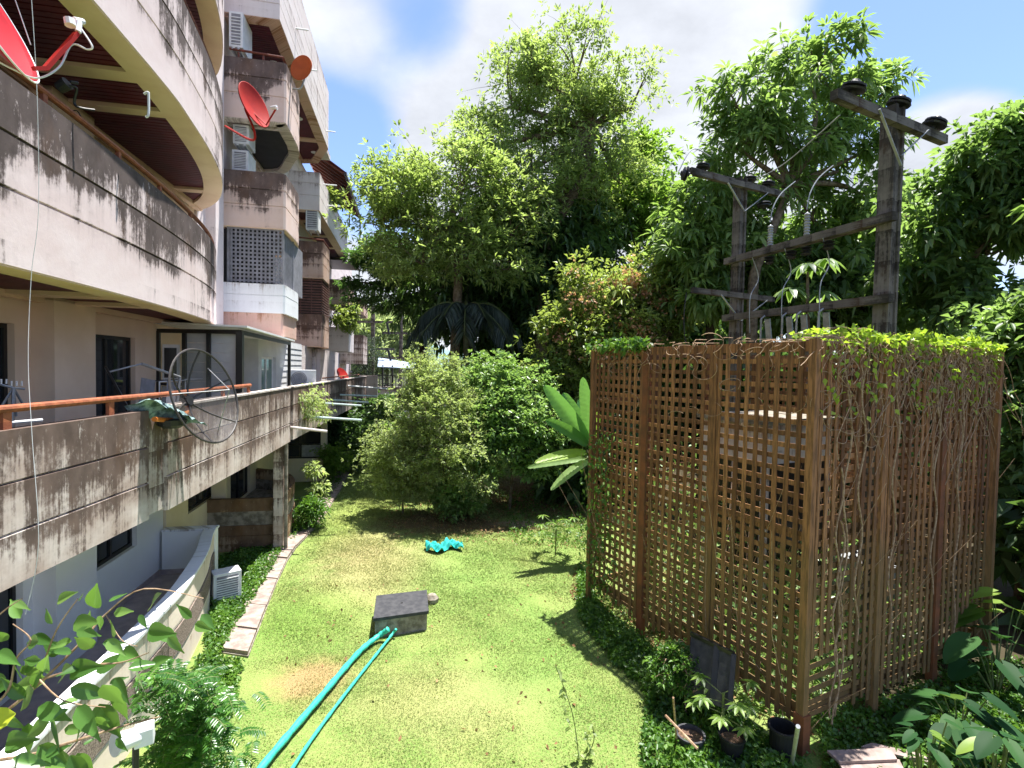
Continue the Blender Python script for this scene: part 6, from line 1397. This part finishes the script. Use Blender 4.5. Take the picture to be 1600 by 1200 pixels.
N_ = 700; q = np.array(TC + TU * (L1 - .2))[None] + np.array(nL)[None] * .1 + rng.normal(size=(N_, 3)) * np.array([.16, .16, 0]); q[:, 2] = rng.random(N_) * 3.4 + .2; q -= np.array(TU)[None] * (rng.random((N_, 1)) * .5); lv.add(q, rdir(N_, -.4), rdir(N_, 1), .10, .05, .3, .1, 'r')
lv.build('left_corner_leaves', LM['cover'], cr_)
# dry grassy stems inside the enclosure, seen through the holes
vm = M()
for k in range(420):
    p = TC + TU * random.uniform(.15, L1 - .2) + TV * random.uniform(.15, L2 - .3); h = random.uniform(.8, 3.6); d = Vector((random.uniform(-.5, .5), random.uniform(-.5, .5), 1)); vm.tube([p, p + d * h * .5, p + d * h + Vector((random.uniform(-.2, .2), random.uniform(-.2, .2), -.1))], [.008, .006, .003], 3, False)
o = vm.build('dry_stalks', m['vine']); tag(o, 'dry stalks and climbing stems crowding the inside of the enclosure', kind='stuff')
lv = Leaves(); N_ = 9000; a = rng.random((N_, 1)); b_ = rng.random((N_, 1)); q = np.array(TC)[None] + np.array(TU)[None] * (a * (L1 - .4) + .2) + np.array(TV)[None] * (b_ * (L2 - .5) + .2); q[:, 2] = rng.random(N_) ** 2.2 * 3.6 * (.3 + .7 * a[:, 0]); lv.add(q, rdir(N_), rdir(N_, 1), .13, .06, .3, .1, 'r')
o = lv.build('inner_weeds', LM['shrub'], None, 'stuff'); tag(o, 'weeds growing up inside the lattice enclosure')
# ------------------------------------------------------------------ foreground branch at the lower left
fb = thing('ficus_branch', 'leafy branch reaching in from the lower left corner close to the viewer', 'branch', P(-60, 1180, 1.6))
bk = m['vine']
def twig(pts, r0, r1, nm='twig'):
    mm = M(); pp = smooth_path3([P(x, y, Yq) for x, y, Yq in pts], 5); mm.tube(pp, taper(len(pp), r0, r1), 6, False); mm.build(nm, bk, fb)
twig([(-60, 1195, 1.7), (45, 1180, 1.65), (110, 1160, 1.6), (190, 1135, 1.6), (250, 1120, 1.6)], .006, .002)
twig([(-40, 1150, 1.6), (30, 1095, 1.6), (70, 1060, 1.6), (130, 1000, 1.65), (165, 960, 1.7), (225, 920, 1.7), (318, 935, 1.75)], .006, .0015)
twig([(30, 1095, 1.6), (62, 1050, 1.55), (88, 985, 1.5), (122, 935, 1.5)], .004, .0015)
twig([(70, 1060, 1.6), (140, 1040, 1.55), (190, 1035, 1.55), (232, 1020, 1.5)], .004, .0015)
twig([(-30, 1120, 1.5), (12, 1080, 1.5), (25, 1030, 1.5), (48, 1000, 1.5), (20, 975, 1.5)], .004, .0015)
twig([(-30, 985, 1.5), (12, 950, 1.5), (35, 935, 1.5)], .003, .001)
twig([(60, 1060, 1.6), (100, 1095, 1.55), (165, 1105, 1.55)], .003, .001)
twig([(165, 960, 1.7), (190, 1000, 1.68), (215, 1010, 1.65)], .002, .001)
LF = [(90, 940, -30, 28), (125, 938, -70, 12), (148, 950, -85, 34), (170, 940, -25, 24), (178, 958, -12, 24), (82, 975, -110, 22), (115, 975, -10, 34), (120, 985, 15, 30), (112, 1002, 165, 30), (112, 1018, 175, 28), (168, 1000, 40, 28), (182, 990, -110, 22), (60, 1003, 190, 14),
      (12, 1000, 210, 26), (20, 1035, 200, 30), (35, 1040, 30, 30), (70, 1065, 170, 40), (68, 1050, -75, 22), (110, 1050, -20, 44), (110, 1075, 10, 52), (150, 1050, -30, 48), (130, 1040, 160, 34), (160, 1070, 40, 34), (180, 1085, 60, 30), (235, 950, -60, 26), (248, 985, 30, 30), (262, 995, 45, 28), (232, 985, 10, 34),
      (300, 965, -140, 24), (315, 960, 50, 24), (305, 975, 20, 22), (200, 1045, -10, 40), (215, 1050, 70, 30), (235, 1040, -20, 28), (180, 1060, 60, 34), (155, 1100, 55, 46), (120, 1105, 50, 44), (60, 1105, 20, 42), (25, 1115, 160, 56), (0, 1130, 170, 34), (45, 1130, 90, 36), (10, 1160, -10, 40), (60, 1165, 30, 44), (110, 1180, 60, 50), (20, 1185, 10, 46), (75, 1190, 10, 40),
      (40, 1090, -140, 38), (10, 1075, -160, 34), (85, 1125, 80, 36), (70, 1180, -20, 34), (130, 1165, -30, 20), (20, 940, 20, 22), (-5, 1020, 20, 30), (52, 1075, -60, 26), (95, 1020, -150, 26), (140, 1118, 10, 24), (190, 1020, 15, 26), (35, 1060, -120, 24)]
for _ in range(26): LF.append((random.uniform(0, 230), random.uniform(960, 1190), random.uniform(-180, 180), random.uniform(16, 30)))
for k, (x, y, ang, L) in enumerate(LF):
    Yq = 1.5 + random.uniform(-.06, .16); a = math.radians(ang); p = P(x, y, Yq); e = P(x + L * 1.15 * math.cos(a), y + L * 1.15 * math.sin(a), Yq + random.uniform(-.05, .05)); d = e - p; Ll = d.length
    mt = LM['yellow'] if k in (38,) else LM['ficus']
    blade(fb, p, d, Ll * 1.15, Ll * random.uniform(.42, .56), mt, random.uniform(-.05, .15), random.uniform(.05, .25), n=8, up=(random.uniform(-.5, .3), -.75, random.uniform(.3, .9)))
# white fitting on a dark post, near the lower left
q = P(208, 1155, 3.0); r_ = thing('garden_camera', 'white cylindrical fitting with a square back on a thin dark post at the bottom left', 'camera', Vector((q.x, q.y, 0)))
mm = M(); a, b_ = P(180, 1163, 2.9), P(215, 1150, 3.0); mm.tube([a, b_], [.058, .05], 18); mm.build('barrel', m['white_metal'], r_, smooth=False)
mm = M(); mm.tube([a - (b_ - a) * .02, a + (b_ - a) * .06], .066, 18); mm.build('lens_hood', m['siding'], r_)
mm = M(); mm.bar(P(210, 1152, 3.0), P(241, 1142, 3.05), .10, .10); mm.build('junction_box', m['white_metal'], r_, bevel=.006)
mm = M(); q1 = P(212, 1168, 3.0); mm.tube([Vector((q1.x, q1.y, 0)), q1], .018, 8); mm.build('post', m['black'], r_)
# pinnate shrub beside it
b0 = Vector((P(290, 1100, 4.3).x, 4.3, 0))
r_ = thing('curry_shrub', 'dense dark shrub with feathered leaves at the bottom left beside the patio wall', 'bush', b0)
lv = Leaves(); st = M()
for k in range(330):
    px, py = rng.normal(290, 34), rng.uniform(1045, 1230); Yq = rng.uniform(3.9, 5.0); c_ = Vector(P(px, py, Yq)); d = Vector((rng.normal(), rng.normal(), .5)).normalized(); L = .22; pts = [c_ + d * L * t_ - Vector((0, 0, L * .5 * t_ * t_)) for t_ in (0, .33, .66, 1)]; st.tube(pts, .0025, 3, False)
    ba = []; dd = []
    for i in range(9):
        t_ = i / 9 * 3; j = int(t_); p = pts[j].lerp(pts[j + 1], t_ - j); tg = (pts[j + 1] - pts[j]).normalized(); sd = tg.cross(Vector((0, 0, 1))).normalized()
        for sg in (-1, 1): ba.append(p); dd.append(sd * sg + tg * .35)
    ba = np.array(ba); lv.add(ba, np.array(dd), np.tile([[0, 0, 1.0]], (len(ba), 1)) + rng.normal(size=(len(ba), 3)) * .2, .065, .026, .2, .12, 'r', np.full(len(ba), rng.random()))
o = lv.build('leaflets', LM['curry'], r_); o['kind'] = 'stuff'; 
for k in range(7): a = rng.normal(0, .08, 3); st.tube([b0, b0 + Vector((a[0], a[1], .8)), b0 + Vector((a[0] * 2, a[1] * 2, 1.5))], [.015, .01, .005], 5, False)
o = st.build('stems', m['stem_green'], r_); o['kind'] = 'stuff'
# thin weeds rising in front of the lawn
for (x0, y0, x1, y1, lab) in ((905, 1190, 868, 1040, 'thin grey weed stem with small leaves in front of the lawn, left of two'), (915, 1185, 925, 1130, 'short pale weed tuft in front of the lawn, right of two')):
    b0 = G(x0, y0); r_ = thing('weed', lab, 'weed', b0); Yq = b0.y - .05; mm = M(); pts = [b0, P((x0 + x1) / 2 + 8, (y0 + y1) / 2, Yq), P(x1, y1, Yq)]; mm.tube(smooth_path3(pts, 4), .006, 5); mm.build('stem', m['stem_green'], r_)
    lv = Leaves(); N_ = 36; t_ = rng.random(N_); ba = np.array([tuple(pts[0].lerp(pts[2], float(x)) + Vector((.03 * math.sin(x * 9), 0, 0))) for x in t_]); lv.add(ba, rdir(N_, .2), rdir(N_, 1), .085, .04, .3, .12, 'l'); lv.build('leaves', LM['grey'], r_)
